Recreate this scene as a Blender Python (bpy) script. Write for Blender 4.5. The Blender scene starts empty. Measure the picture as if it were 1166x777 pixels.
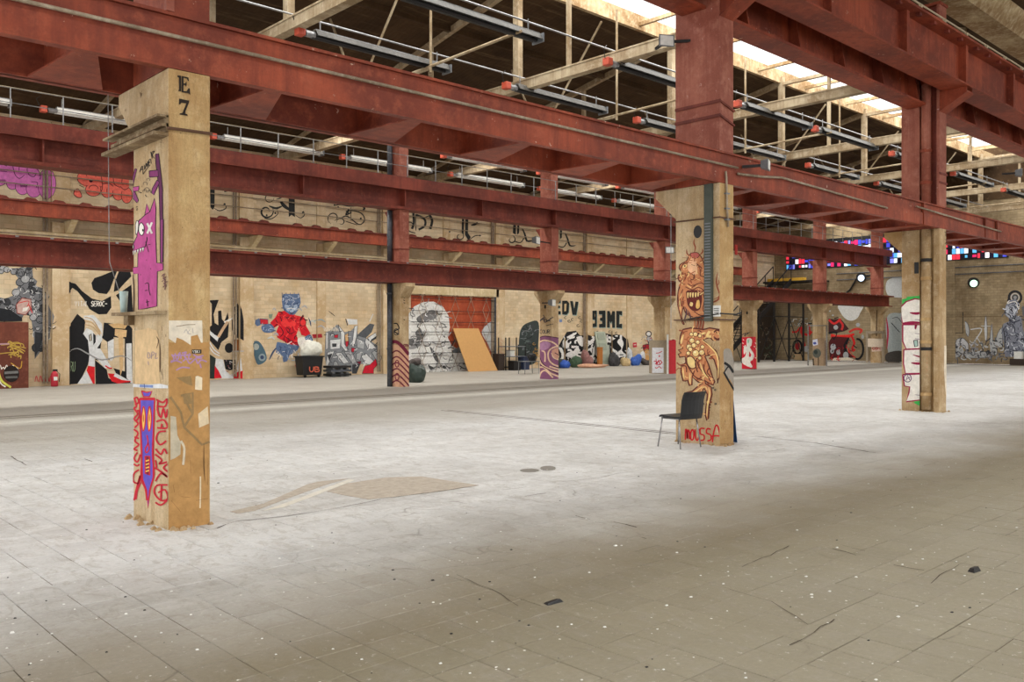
import bpy, bmesh, math, random
from mathutils import Vector, Matrix

# ------------------------------------------------------------------ camera, sky, light, exposure
sc = bpy.context.scene
col = sc.collection
CA, SA = 0.6835, 0.7300          # camera forward = (CA, SA), right = (SA, -CA)
EYE = 1.7
cam = bpy.data.objects.new('camera', bpy.data.cameras.new('camera'))
col.objects.link(cam)
cam.location = (0, 0, EYE)
cam.rotation_euler = (math.pi / 2, 0, -math.atan2(CA, SA))
cam.data.sensor_width = 36.0
cam.data.lens = 36.0 * 1000 / 1166
cam.data.shift_y = -7.5 / 1166
cam.data.clip_end = 300
sc.camera = cam
sc.view_settings.view_transform = 'Standard'
sc.view_settings.look = 'None'
sc.view_settings.gamma = 1
sc.view_settings.exposure = 0.42
sc.view_settings.use_curve_mapping = False

w = bpy.data.worlds.new('overcast_sky')
sc.world = w
w.use_nodes = True
wb = w.node_tree.nodes['Background']
wb.inputs[0].default_value = (1.0, 0.99, 0.97, 1)
wb.inputs[1].default_value = 1.3


def area(name, loc, sx, sy, power, rot=(0, 0, 0), color=(1, 0.97, 0.92)):
    l = bpy.data.lights.new(name, 'AREA')
    l.shape = 'RECTANGLE'
    l.size, l.size_y = sx, sy
    l.energy = power
    l.color = color
    o = bpy.data.objects.new(name, l)
    o.location = loc
    o.rotation_euler = rot
    col.objects.link(o)
    return o


# daylight standing high over the roof, entering by the skylight openings
area('skylight_daylight', (24, 15.0, 15.5), 60, 12, 9300)
area('skylight_daylight', (24, -0.7, 15.0), 60, 8, 14500)
area('skylight_daylight', (24, 26.0, 14.5), 60, 8, 18500)


# ------------------------------------------------------------------ helpers
def wpt(px, py, axis, val):
    """point of the place on the plane axis=val that the photograph shows at px, py"""
    k = (px - 583) / 1000
    h = (381 - py) / 1000
    dx, dy = SA * k + CA, SA - CA * k
    Z = val / dx if axis == 'X' else (val / dy if axis == 'Y' else (val - EYE) / h)
    return Vector((dx * Z, dy * Z, EYE + h * Z))


def tag(o, label=None, cat=None, group=None, kind=None):
    if label: o['label'] = label
    if cat: o['category'] = cat
    if group: o['group'] = group
    if kind: o['kind'] = kind
    return o


def empty(name, loc, label=None, cat=None, group=None, kind=None, rz=0):
    o = bpy.data.objects.new(name, None)
    o.location = loc
    o.rotation_euler.z = rz
    o.empty_display_size = 0.2
    col.objects.link(o)
    return tag(o, label, cat, group, kind)


class MB:
    def __init__(s):
        s.v, s.f = [], []

    def add(s, vs, fs):
        n = len(s.v)
        s.v += [tuple(p) for p in vs]
        s.f += [tuple(i + n for i in f) for f in fs]
        return s

    def box(s, x0, x1, y0, y1, z0, z1):
        return s.add([(x0, y0, z0), (x1, y0, z0), (x1, y1, z0), (x0, y1, z0), (x0, y0, z1), (x1, y0, z1), (x1, y1, z1), (x0, y1, z1)],
                     [(0, 3, 2, 1), (4, 5, 6, 7), (0, 1, 5, 4), (1, 2, 6, 5), (2, 3, 7, 6), (3, 0, 4, 7)])

    def hexa(s, b, t):
        """bottom four and top four points, same winding (ccw from above)"""
        return s.add(list(b) + list(t), [(0, 3, 2, 1), (4, 5, 6, 7), (0, 1, 5, 4), (1, 2, 6, 5), (2, 3, 7, 6), (3, 0, 4, 7)])

    def prism(s, poly, axis, a, b):
        """polygon in the two other axes extruded along axis from a to b"""
        def pt(p, t):
            return (t, p[0], p[1]) if axis == 'X' else ((p[0], t, p[1]) if axis == 'Y' else (p[0], p[1], t))
        n = len(poly)
        fs = [tuple(range(n))[::-1], tuple(range(n, 2 * n))]
        fs += [(i, (i + 1) % n, n + (i + 1) % n, n + i) for i in range(n)]
        return s.add([pt(p, a) for p in poly] + [pt(p, b) for p in poly], fs)

    def tube(s, pts, r, n=8, caps=True):
        pts = [Vector(p) for p in pts]
        rings = []
        for i, p in enumerate(pts):
            d = (pts[min(i + 1, len(pts) - 1)] - pts[max(i - 1, 0)]).normalized()
            up = Vector((0, 0, 1)) if abs(d.z) < 0.9 else Vector((0, 1, 0))
            a = d.cross(up).normalized()
            b = d.cross(a).normalized()
            rr = r[i] if isinstance(r, (list, tuple)) else r
            rings.append([p + a * rr * math.cos(2 * math.pi * k / n) + b * rr * math.sin(2 * math.pi * k / n) for k in range(n)])
        vs = [q for g in rings for q in g]
        fs = []
        for i in range(len(pts) - 1):
            for k in range(n):
                fs.append((i * n + k, i * n + (k + 1) % n, (i + 1) * n + (k + 1) % n, (i + 1) * n + k))
        if caps:
            fs.append(tuple(range(n)))
            fs.append(tuple(range((len(pts) - 1) * n, len(pts) * n))[::-1])
        return s.add(vs, fs)

    def bar(s, p0, p1, w, h):
        """rectangular bar between two points"""
        p0, p1 = Vector(p0), Vector(p1)
        d = (p1 - p0).normalized()
        up = Vector((0, 0, 1)) if abs(d.z) < 0.95 else Vector((1, 0, 0))
        a = d.cross(up).normalized() * w / 2
        b = a.normalized().cross(d).normalized() * h / 2
        return s.hexa([p0 - a - b, p0 + a - b, p1 + a - b, p1 - a - b], [p0 - a + b, p0 + a + b, p1 + a + b, p1 - a + b])

    def mesh(s, name):
        me = bpy.data.meshes.new(name)
        me.from_pydata(s.v, [], s.f)
        bm = bmesh.new()
        bm.from_mesh(me)
        bmesh.ops.recalc_face_normals(bm, faces=bm.faces)
        bm.to_mesh(me)
        bm.free()
        return me

    def build(s, name, mat, parent=None, smooth=False, bevel=0):
        me = s.mesh(name)
        me.materials.append(mat)
        if smooth:
            for p in me.polygons: p.use_smooth = True
        o = bpy.data.objects.new(name, me)
        col.objects.link(o)
        if parent:
            o.parent = parent
            o.matrix_parent_inverse = Matrix.Translation(-parent.location) if not parent.rotation_euler.z else (
                Matrix.Translation(parent.location) @ Matrix.Rotation(parent.rotation_euler.z, 4, 'Z')).inverted()
        if bevel:
            m = o.modifiers.new('bevel', 'BEVEL')
            m.width = bevel
            m.segments = 2
            m.limit_method = 'ANGLE'
        return o


def local(parent, name, mb, mat, **k):
    """part whose shape is written in its thing's own coordinates"""
    o = mb.build(name, mat, None, **k)
    o.parent = parent
    return o


def copy_tree(o, parent=None):
    c = o.copy()
    col.objects.link(c)
    c.parent = parent
    for ch in list(o.children):
        copy_tree(ch, c)
    return c


# ------------------------------------------------------------------ materials
def new_mat(name):
    m = bpy.data.materials.new(name)
    m.use_nodes = True
    nt = m.node_tree
    return m, nt, nt.nodes['Principled BSDF']


def srgb(c):
    f = lambda v: (v / 255 / 12.92) if v / 255 <= 0.04045 else ((v / 255 + 0.055) / 1.055) ** 2.4
    return (f(c[0]), f(c[1]), f(c[2]), 1)


class NT:
    def __init__(s, nt): s.nt = nt
    def n(s, t, **k):
        nd = s.nt.nodes.new(t)
        for a, b in k.items(): setattr(nd, a, b)
        return nd
    def link(s, a, b): s.nt.links.new(a, b)
    def pos(s, scale=(1, 1, 1), rot=(0, 0, 0)):
        g = s.n('ShaderNodeNewGeometry')
        m = s.n('ShaderNodeMapping')
        m.inputs['Scale'].default_value = scale
        m.inputs['Rotation'].default_value = rot
        s.link(g.outputs['Position'], m.inputs['Vector'])
        return m.outputs[0]
    def noise(s, vec, scale, detail=5, rough=0.6, dist=0):
        nd = s.n('ShaderNodeTexNoise')
        nd.inputs['Scale'].default_value = scale
        nd.inputs['Detail'].default_value = detail
        nd.inputs['Roughness'].default_value = rough
        nd.inputs['Distortion'].default_value = dist
        s.link(vec, nd.inputs['Vector'])
        return nd.outputs['Fac']
    def ramp(s, fac, stops):
        r = s.n('ShaderNodeValToRGB')
        e = r.color_ramp.elements
        while len(e) < len(stops): e.new(0.5)
        for i, (p, c) in enumerate(stops):
            e[i].position = p
            e[i].color = c if len(c) == 4 else (*c, 1)
        s.link(fac, r.inputs[0])
        return r.outputs[0]
    def mix(s, fac, a, b, mode='MIX'):
        m = s.n('ShaderNodeMix', data_type='RGBA', blend_type=mode)
        for sock, v in ((m.inputs[0], fac), (m.inputs[6], a), (m.inputs[7], b)):
            if hasattr(v, 'is_linked'): s.link(v, sock)
            else: sock.default_value = v
        return m.outputs[2]
    def math(s, op, a, b=0.0, clamp=False):
        m = s.n('ShaderNodeMath', operation=op, use_clamp=clamp)
        for sock, v in ((m.inputs[0], a), (m.inputs[1], b)):
            if hasattr(v, 'is_linked'): s.link(v, sock)
            else: sock.default_value = v
        return m.outputs[0]
    def bump(s, h, bsdf, strength=0.3, dist=0.01):
        b = s.n('ShaderNodeBump')
        b.inputs['Strength'].default_value = strength
        b.inputs['Distance'].default_value = dist
        s.link(h, b.inputs['Height'])
        s.link(b.outputs[0], bsdf.inputs['Normal'])


W01 = lambda v: (v, v, v, 1)


def worn(name, base, dark, light, scale=1.0, rough=0.7, dark_amt=(0.42, 0.62), chip=None, streak=True, bump=0.3, spec=0.35, metal=0.0, rand=0.0):
    """painted or bare surface: large tonal patches, drips down it, chips and pits"""
    m, nt, b = new_mat(name)
    t = NT(nt)
    p = t.pos()
    c = t.mix(t.ramp(t.noise(p, 0.9 * scale, 6, 0.65), [(dark_amt[0], W01(0)), (dark_amt[1], W01(1))]), srgb(dark), srgb(base))
    c = t.mix(t.ramp(t.noise(p, 6 * scale, 8, 0.7), [(0.5, W01(0)), (0.75, W01(0.8))]), c, srgb(light))
    if streak:
        ps = t.pos((5 * scale, 5 * scale, 0.35 * scale))
        c = t.mix(t.ramp(t.noise(ps, 1.6, 6, 0.65), [(0.46, W01(0)), (0.68, W01(0.75))]), c, srgb(dark))
    fine = t.noise(p, 45 * scale, 4, 0.7)
    if chip:
        c = t.mix(t.ramp(t.noise(p, 7 * scale, 9, 0.75), [(0.645, W01(0)), (0.665, W01(1))]), c, srgb(chip))
    if bump >= 0.6:
        pv = t.n('ShaderNodeTexVoronoi')
        pv.inputs['Scale'].default_value = 7
        t.link(p, pv.inputs['Vector'])
        pit = t.math('MULTIPLY', t.ramp(pv.outputs['Distance'], [(0.05, W01(1)), (0.09, W01(0))]), t.ramp(t.noise(p, 2.5, 3), [(0.5, W01(0)), (0.56, W01(0.8))]))
        c = t.mix(pit, c, srgb((84, 64, 46)))
        rn = t.noise(t.pos((3, 3, .6)), 2.4, 9, 0.75, 1.2)
        ridge = t.math('ABSOLUTE', t.math('SUBTRACT', rn, 0.5))
        c = t.mix(t.math('MULTIPLY', t.ramp(ridge, [(0.0, W01(1)), (0.012, W01(0))]), 0.45), c, srgb((96, 72, 50)))
    c = t.mix(0.25, c, t.ramp(fine, [(0.3, W01(0.25)), (0.7, W01(1))]), 'MULTIPLY')
    t.link(c, b.inputs['Base Color'])
    b.inputs['Roughness'].default_value = rough
    b.inputs['Specular IOR Level'].default_value = spec
    b.inputs['Metallic'].default_value = metal
    t.bump(t.math('ADD', fine, t.noise(p, 9 * scale, 6, 0.7)), b, bump, 0.012)
    return m


def plain(name, c, rough=0.6, metal=0.0, spec=0.4, emit=0, alpha_noise=0.18):
    m, nt, b = new_mat(name)
    t = NT(nt)
    p = t.pos()
    cc = t.mix(t.ramp(t.noise(p, 11, 6, 0.7), [(0.3, W01(0)), (0.7, W01(1))]), [v * (1 - alpha_noise) for v in srgb(c)[:3]] + [1], [min(1, v * (1 + alpha_noise * .6)) for v in srgb(c)[:3]] + [1])
    t.link(cc, b.inputs['Base Color'])
    b.inputs['Roughness'].default_value = rough
    b.inputs['Metallic'].default_value = metal
    b.inputs['Specular IOR Level'].default_value = spec
    if emit:
        b.inputs['Emission Color'].default_value = srgb(c)
        b.inputs['Emission Strength'].default_value = emit
    return m


RED = worn('red_painted_steel', (162, 74, 46), (116, 48, 30), (174, 90, 62), 1.0, 0.62, chip=(196, 160, 140), bump=0.15)
RED2 = worn('faded_pinkish_red_steel', (172, 104, 84), (140, 74, 58), (194, 132, 112), 1.0, 0.62, chip=(200, 160, 150), bump=0.15)
RED3 = worn('dark_red_steel', (134, 58, 42), (98, 38, 26), (148, 74, 54), 1.0, 0.6, chip=(150, 110, 95), bump=0.15)
CONC = worn('ochre_washed_concrete', (204, 174, 124), (176, 140, 94), (218, 192, 148), 1.0, 0.85, chip=(120, 96, 70), bump=0.6, spec=0.2)
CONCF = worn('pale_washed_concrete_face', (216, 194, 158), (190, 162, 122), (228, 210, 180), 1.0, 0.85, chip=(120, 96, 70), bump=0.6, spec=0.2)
CONC2 = worn('pale_concrete', (208, 184, 146), (170, 140, 100), (226, 206, 176), 1.0, 0.85, chip=(110, 90, 70), bump=0.6, spec=0.2)
TIE = worn('dusty_cream_concrete', (184, 168, 140), (140, 120, 92), (206, 192, 168), 1.0, 0.85, chip=(120, 105, 85), bump=0.4, spec=0.2)
PIPE = worn('grey_beige_conduit', (176, 160, 138), (130, 112, 92), (200, 188, 170), 2, 0.5, bump=0.1)
REFL = worn('dull_aluminium_reflector', (92, 90, 86), (70, 68, 64), (112, 110, 104), 2, 0.6, bump=0.1)
GALV = worn('galvanised_steel', (166, 168, 170), (130, 130, 130), (205, 207, 208), 2, 0.4, metal=0.6, bump=0.1)
DARKST = plain('dark_steel', (38, 36, 36), 0.5, 0.3)
DKPIPE = worn('dark_blue_grey_pipe', (92, 96, 104), (62, 64, 70), (120, 124, 130), 2, 0.5, bump=0.1)
RAILM = plain('cream_rail_paint', (205, 190, 160), 0.6)
ORANGE = plain('orange_burner_box', (182, 78, 56), 0.5)
BLACK = plain('black_plastic', (26, 26, 28), 0.45)
WHITE = plain('white_enamel', (225, 225, 220), 0.5)
GREYM = plain('grey_metal', (120, 124, 128), 0.45, 0.3)

# ------------------------------------------------------------------ setting materials
def floor_mat(name, joints):
    m, nt, b = new_mat(name)
    t = NT(nt)
    p = t.pos()
    c = t.mix(t.ramp(t.noise(p, 0.45, 6, 0.6, 0.6), [(0.35, W01(0)), (0.65, W01(1))]), srgb((186, 185, 182)), srgb((212, 213, 212)))
    c = t.mix(t.ramp(t.noise(t.pos((1, 2.2, 1)), 1.7, 8, 0.7, 0.8), [(0.45, W01(0)), (0.7, W01(0.7))]), c, srgb((222, 223, 221)))
    # brown band along the aisle: tyre dust with a soft shadow painted in
    geo = t.n('ShaderNodeNewGeometry')
    sep = t.n('ShaderNodeSeparateXYZ')
    t.link(geo.outputs['Position'], sep.inputs[0])
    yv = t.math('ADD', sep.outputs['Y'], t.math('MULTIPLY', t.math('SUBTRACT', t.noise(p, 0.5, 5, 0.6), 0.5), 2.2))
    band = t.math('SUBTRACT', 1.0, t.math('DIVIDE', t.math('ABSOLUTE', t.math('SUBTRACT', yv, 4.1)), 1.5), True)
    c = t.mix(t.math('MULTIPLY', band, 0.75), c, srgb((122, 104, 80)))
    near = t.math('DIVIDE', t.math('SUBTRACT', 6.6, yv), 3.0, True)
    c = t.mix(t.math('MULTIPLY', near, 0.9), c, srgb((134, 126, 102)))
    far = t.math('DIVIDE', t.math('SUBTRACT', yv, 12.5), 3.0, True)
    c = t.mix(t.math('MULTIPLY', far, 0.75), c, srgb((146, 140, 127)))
    strip = t.math('SUBTRACT', 1.0, t.math('DIVIDE', t.math('ABSOLUTE', t.math('SUBTRACT', sep.outputs['Y'], 18.9)), 0.75), True)  # pale streak of falling roof light, painted into the floor colour
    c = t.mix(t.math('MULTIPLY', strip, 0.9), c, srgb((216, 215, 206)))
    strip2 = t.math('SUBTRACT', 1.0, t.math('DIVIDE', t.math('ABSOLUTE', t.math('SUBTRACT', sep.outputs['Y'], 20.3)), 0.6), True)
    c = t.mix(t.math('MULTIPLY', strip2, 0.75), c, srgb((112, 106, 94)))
    c = t.mix(t.ramp(t.noise(t.pos((1.6, 0.8, 1)), 5, 8, 0.78, 1.0), [(0.5, W01(0)), (0.62, W01(0.45))]), c, srgb((150, 143, 130)))
    c = t.mix(t.ramp(t.noise(t.pos((0.9, 2.0, 1)), 9, 8, 0.8, 0.5), [(0.56, W01(0)), (0.66, W01(0.4))]), c, srgb((132, 122, 106)))
    c = t.mix(t.ramp(t.noise(t.pos((1, 1, 1), (0, 0, .6)), 16, 6, 0.8), [(0.60, W01(0)), (0.66, W01(0.45))]), c, srgb((228, 226, 218)))
    if not joints:
        oi = t.n('ShaderNodeObjectInfo')
        gi = geo.outputs['Random Per Island']
        v = t.math('FRACT', t.math('ADD', oi.outputs['Random'], gi))
        c = t.mix(0.35, c, t.ramp(v, [(0, W01(0.75)), (1, W01(1))]), 'MULTIPLY')
    fine = t.noise(p, 30, 6, 0.75)
    c = t.mix(0.3, c, t.ramp(fine, [(0.3, W01(0.45)), (0.65, W01(1))]), 'MULTIPLY')
    specks = t.n('ShaderNodeTexVoronoi')
    specks.inputs['Scale'].default_value = 5.5
    t.link(p, specks.inputs['Vector'])
    c = t.mix(t.ramp(specks.outputs['Distance'], [(0.035, W01(1)), (0.05, W01(0))]), c, srgb((226, 224, 216)))
    # hairline cracks
    cr = t.n('ShaderNodeTexVoronoi', feature='DISTANCE_TO_EDGE')
    cr.inputs['Scale'].default_value = 0.55
    pd = t.n('ShaderNodeVectorMath', operation='ADD')
    nz = t.n('ShaderNodeTexNoise')
    nz.inputs['Scale'].default_value = 1.5
    t.link(p, nz.inputs['Vector'])
    t.link(p, pd.inputs[0])
    t.link(nz.outputs['Color'], pd.inputs[1])
    t.link(pd.outputs[0], cr.inputs['Vector'])
    crack = t.math('MULTIPLY', t.ramp(cr.outputs['Distance'], [(0.002, W01(1)), (0.006, W01(0))]), t.ramp(t.noise(p, 0.8, 3), [(0.54, W01(0)), (0.62, W01(0.5))]))
    c = t.mix(crack, c, srgb((92, 84, 74)))
    h = t.math('ADD', fine, t.math('MULTIPLY', crack, -2.0))
    t.link(c, b.inputs['Base Color'])
    t.link(t.ramp(t.noise(p, 0.8, 5, 0.6), [(0.3, W01(0.5)), (0.7, W01(0.72))]), b.inputs['Roughness'])
    b.inputs['Specular IOR Level'].default_value = 0.4
    t.bump(h, b, 0.35, 0.006)
    return m


def brick_mat(name, base, dark, light, mortar_dark=0.75, axis='Y', bscale=1.0, stain=0.5):
    m, nt, b = new_mat(name)
    t = NT(nt)
    p = t.pos()
    g = t.n('ShaderNodeNewGeometry')
    s = t.n('ShaderNodeSeparateXYZ')
    t.link(g.outputs['Position'], s.inputs[0])
    cmb = t.n('ShaderNodeCombineXYZ')
    t.link(s.outputs['X' if axis == 'Y' else 'Y'], cmb.inputs[0])
    t.link(s.outputs['Z'], cmb.inputs[1])
    br = t.n('ShaderNodeTexBrick')
    br.inputs['Scale'].default_value = 1.0
    br.inputs['Brick Width'].default_value = 0.34 * bscale
    br.inputs['Row Height'].default_value = 0.15 * bscale
    br.inputs['Mortar Size'].default_value = 0.012
    br.inputs['Mortar Smooth'].default_value = 0.3
    br.inputs['Color1'].default_value = W01(0.82)
    br.inputs['Color2'].default_value = W01(1.0)
    br.inputs['Mortar'].default_value = W01(mortar_dark)
    t.link(cmb.outputs[0], br.inputs['Vector'])
    c = t.mix(t.ramp(t.noise(p, 0.6, 6, 0.65), [(0.38, W01(0)), (0.62, W01(1))]), srgb(dark), srgb(base))
    c = t.mix(t.ramp(t.noise(p, 3, 8, 0.75), [(0.5, W01(0)), (0.75, W01(stain))]), c, srgb(light))
    c = t.mix(t.ramp(t.noise(p, 2.2, 9, 0.8), [(0.62, W01(0)), (0.68, W01(0.5))]), c, srgb(dark))
    c = t.mix(1.0, c, br.outputs['Color'], 'MULTIPLY')
    t.link(c, b.inputs['Base Color'])
    b.inputs['Roughness'].default_value = 0.9
    b.inputs['Specular IOR Level'].default_value = 0.15
    t.bump(t.math('ADD', t.math('MULTIPLY', br.outputs['Fac'], -0.8), t.noise(p, 8, 6, 0.7)), b, 0.5, 0.02)
    return m


def roof_mat(name, base, dark):
    m, nt, b = new_mat(name)
    t = NT(nt)
    p = t.pos()
    c = t.mix(t.ramp(t.noise(p, 0.7, 7, 0.7), [(0.35, W01(0)), (0.65, W01(1))]), srgb(dark), srgb(base))
    wv = t.n('ShaderNodeTexWave', wave_type='BANDS', bands_direction='X')
    wv.inputs['Scale'].default_value = 1.9
    wv.inputs['Distortion'].default_value = 1.2
    wv.inputs['Detail'].default_value = 3
    t.link(p, wv.inputs['Vector'])
    c = t.mix(0.16, c, t.ramp(wv.outputs['Fac'], [(0.0, W01(0.45)), (0.25, W01(1))]), 'MULTIPLY')
    c = t.mix(t.ramp(t.noise(t.pos((0.3, 3, 3)), 1.5, 6, 0.7), [(0.55, W01(0)), (0.75, W01(0.5))]), c, srgb((130, 108, 80)))
    t.link(c, b.inputs['Base Color'])
    b.inputs['Roughness'].default_value = 0.9
    b.inputs['Specular IOR Level'].default_value = 0.1
    t.bump(wv.outputs['Fac'], b, 0.15, 0.02)
    return m


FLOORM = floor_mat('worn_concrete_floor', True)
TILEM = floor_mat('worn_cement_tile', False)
DIRT = plain('joint_dirt', (104, 94, 80), 0.95, spec=0.1)
WALLM = brick_mat('cream_painted_brick', (226, 208, 176), (206, 180, 142), (236, 222, 196), 0.82)
WALLE = brick_mat('bare_tan_brick', (164, 146, 116), (128, 110, 84), (184, 168, 140), 0.7, axis='X')
WALLP = worn('cream_render', (226, 206, 172), (200, 172, 132), (236, 220, 192), 1.0, 0.9, bump=0.4, spec=0.15)
LEDGEM = worn('pale_cream_ledge', (232, 216, 178), (200, 178, 138), (240, 228, 200), 1.0, 0.9, bump=0.3, spec=0.15)
ROOFM = roof_mat('brown_boarded_roof', (76, 58, 40), (52, 39, 27))
CURBM = worn('stained_cream_curb', (196, 176, 140), (140, 112, 78), (214, 198, 168), 1.2, 0.85, bump=0.3, spec=0.15)
random.seed(7)

# ------------------------------------------------------------------ floor with its cement tiles
XL, XR, YN, YF = -6.0, 54.0, -10.0, 31.5
floor = MB().box(XL, XR, YN, YF, -0.3, -0.006).build('floor', DIRT)
tag(floor, 'worn grey cement floor of small square tiles under the steel girders', kind='structure')
T = 0.3
X0T, Y0T = 3.9 - 20 * T - 0.0, 3.17 - 20 * T


def in_view(x, y, far):
    f = CA * x + SA * y
    r = SA * x - CA * y
    return 4.0 < f < far and abs(r / f) < 0.61


near, mid = [], []
for i in range(0, 90):
    for j in range(0, 110):
        x, y = X0T + i * T, Y0T + j * T
        if in_view(x + T / 2, y + T / 2, 17.0):
            f = CA * x + SA * y
            (near if f < 40 else mid).append((f, x, y))
near.sort()
mid = near[300:]
near = near[:300]


def tile_mb(x, y, g, lift=0.0, ch=0.004):
    a, bb = g, T - g
    z = lift
    return MB().add([(x + a, y + a, -0.006), (x + bb, y + a, -0.006), (x + bb, y + bb, -0.006), (x + a, y + bb, -0.006),
                     (x + a, y + a, z - ch), (x + bb, y + a, z - ch), (x + bb, y + bb, z - ch), (x + a, y + bb, z - ch),
                     (x + a + ch, y + a + ch, z), (x + bb - ch, y + a + ch, z), (x + bb - ch, y + bb - ch, z), (x + a + ch, y + bb - ch, z)],
                    [(0, 1, 5, 4), (1, 2, 6, 5), (2, 3, 7, 6), (3, 0, 4, 7), (4, 5, 9, 8), (5, 6, 10, 9), (6, 7, 11, 10), (7, 4, 8, 11), (8, 9, 10, 11)])


protos = []
for g, ch in ((0.0022, 0.004), (0.003, 0.005), (0.0016, 0.003), (0.0008, 0.001)):
    me = tile_mb(-T / 2, -T / 2, g, 0, ch).mesh('tile')
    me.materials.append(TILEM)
    protos.append(me)
for f, x, y in near:
    wgt = (3, 4, 3, 1) if x < 3.85 else (0, 1, 2, 6)
    o = bpy.data.objects.new('tile', random.choices(protos, wgt)[0])
    o.location = (x + T / 2, y + T / 2, random.uniform(-0.0012, 0.0))
    col.objects.link(o)
    o.parent = floor
mb = MB()
taken = set()
for f, x, y in near + mid:
    taken.add((round((x - X0T) / T), round((y - Y0T) / T)))
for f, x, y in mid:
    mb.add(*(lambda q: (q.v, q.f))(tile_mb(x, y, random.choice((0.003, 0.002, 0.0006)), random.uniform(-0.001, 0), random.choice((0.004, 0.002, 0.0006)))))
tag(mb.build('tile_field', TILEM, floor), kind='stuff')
# the rest of the paving, smooth with wear, as strips round the tiled field (same 30 cm module)
mb = MB()
for i in range(-20, 181):
    run = None
    for j in range(-30, 130):
        x, y = X0T + i * T, Y0T + j * T
        ok = (i, j) not in taken and XL <= x < XR - 0.05 and YN <= y < YF
        if ok and run is None: run = y
        if (not ok) and run is not None:
            mb.add([(x, run, -0.0005), (x + T, run, -0.0005), (x + T, y, -0.0005), (x, y, -0.0005)], [(0, 1, 2, 3)])
            run = None
    if run is not None:
        mb.add([(x, run, -0.0005), (x + T, run, -0.0005), (x + T, YF, -0.0005), (x, YF, -0.0005)], [(0, 1, 2, 3)])
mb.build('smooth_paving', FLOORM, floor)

# ------------------------------------------------------------------ back wall
WY = YF
wall_back = MB().box(XL, XR + 0.3, WY, WY + 0.3, 0, 8.75).build('wall_back', WALLM)
tag(wall_back, kind='structure')
for k in range(0, 8):
    x = 8.97 + 6.55 * k
    MB().box(x - 0.28, x + 0.28, WY - 0.14, WY + 0.05, 0, 5.4).build('pilaster', WALLP, wall_back)
    MB().box(x - 0.28, x + 0.28, WY - 0.10, WY + 0.05, 5.9, 8.7).build('pilaster', WALLP, wall_back)
    if k != 0:
        x2 = x - 3.27
        MB().box(x2 - 0.2, x2 + 0.2, WY - 0.08, WY + 0.05, 0 if k != 3 else 3.8, 5.4).build('pilaster', WALLP, wall_back)
        MB().box(x2 - 0.2, x2 + 0.2, WY - 0.06, WY + 0.05, 5.9, 8.7).build('pilaster', WALLP, wall_back)
    for dx in (-0.42, -0.52):
        MB().tube([(x + dx, WY - 0.08, 0.1), (x + dx, WY - 0.08, 8.4)], 0.035, 6).build('wall_pipe', PIPE, wall_back)
ledge = MB().prism([(WY, 4.35), (WY - 0.3, 4.6), (WY - 0.3, 5.02), (WY, 5.1)], 'X', XL, XR).build('ledge', LEDGEM, wall_back)
for z, dy in ((4.7, .34), (4.93, .33), (6.55, .12), (6.95, .10)):
    MB().tube([(XL, WY - dy, z), (12, WY - dy, z - 0.02), (30, WY - dy, z), (XR, WY - dy, z)], 0.02, 5).build('wall_pipe', PIPE, wall_back)

# end wall
wall_right = MB().box(XR, XR + 0.3, YN, WY, 0, 12.5).build('wall_right', WALLE)
tag(wall_right, kind='structure')
for y in (31.0, 24.3, 20.0):
    MB().box(XR - 0.12, XR + 0.05, y - 0.25, y + 0.25, 0, 6).build('pilaster', WALLE, wall_right)
for z in (5.6, 5.2):
    MB().tube([(XR - 0.08, 27, z), (XR - 0.08, 10, z)], 0.03, 5).build('wall_pipe', DKPIPE, wall_right)

MB().box(XR - .05, XR + .02, YN, WY, 9.35, 12.3).build('gable_lining', ROOFM, wall_right)

# ------------------------------------------------------------------ roof
def slab_roof(name, y0, z0, y1, z1, t=0.18, x0=XL, x1=XR + .3):
    return MB().prism([(y0, z0), (y1, z1), (y1, z1 + t), (y0, z0 + t)], 'X', x0, x1)


RZ = lambda y: 11.5 - (y - 17.6) * 2.8 / 14.2
ceiling = slab_roof('ceiling', 17.6, 11.5, 25.2, RZ(25.2)).build('ceiling', ROOFM)
slab_roof('roof_slope', 26.9, RZ(26.9), WY + 0.3, 8.7).build('roof_slope', ROOFM, ceiling)
for y in (25.1, 26.9):
    MB().box(XL, XR + .3, y, y + .1, RZ(26) - .2, RZ(26) + .4).build('skylight_curb', CURBM, ceiling)
tag(ceiling, kind='structure')
NZ = lambda y: 9.3 + (y - 7.7) * 2.2 / 7.9
slab_roof('roof_slope', 7.7, 9.3, 12.2, NZ(12.2)).build('roof_slope', ROOFM, ceiling)
slab_roof('roof_slope', 15.0, NZ(15.0), 15.6, 11.5).build('roof_slope', ROOFM, ceiling)
for y in (12.1, 15.0):
    MB().box(XL, XR + .3, y, y + .1, NZ(y) - .1, NZ(y) + .35).build('skylight_curb', CURBM, ceiling)
slab_roof('roof_slope', 0.2, 11.5, 7.7, 9.3).build('roof_slope', ROOFM, ceiling)
slab_roof('roof_slope', -10, 9.3, -1.6, 11.5).build('roof_slope', ROOFM, ceiling)
CW = []
for (ya, yb) in ((15.6, 17.6), (-1.6, 0.2)):
    for y0, y1 in ((ya - 0.12, ya + .01), (yb - .01, yb + 0.12)):
        zz = (11.38, 11.86) if y0 > yb - .1 else (11.5, 11.74)
        MB().box(XL, XR + .3, y0, y1, zz[0], zz[1]).build('skylight_curb', CURBM, ceiling)
    x = XL
    while x < XR:
        MB().box(x, x + 0.1, ya, yb, 11.5, 11.62).build('skylight_rib', CURBM, ceiling)
        x += 3.5
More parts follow.
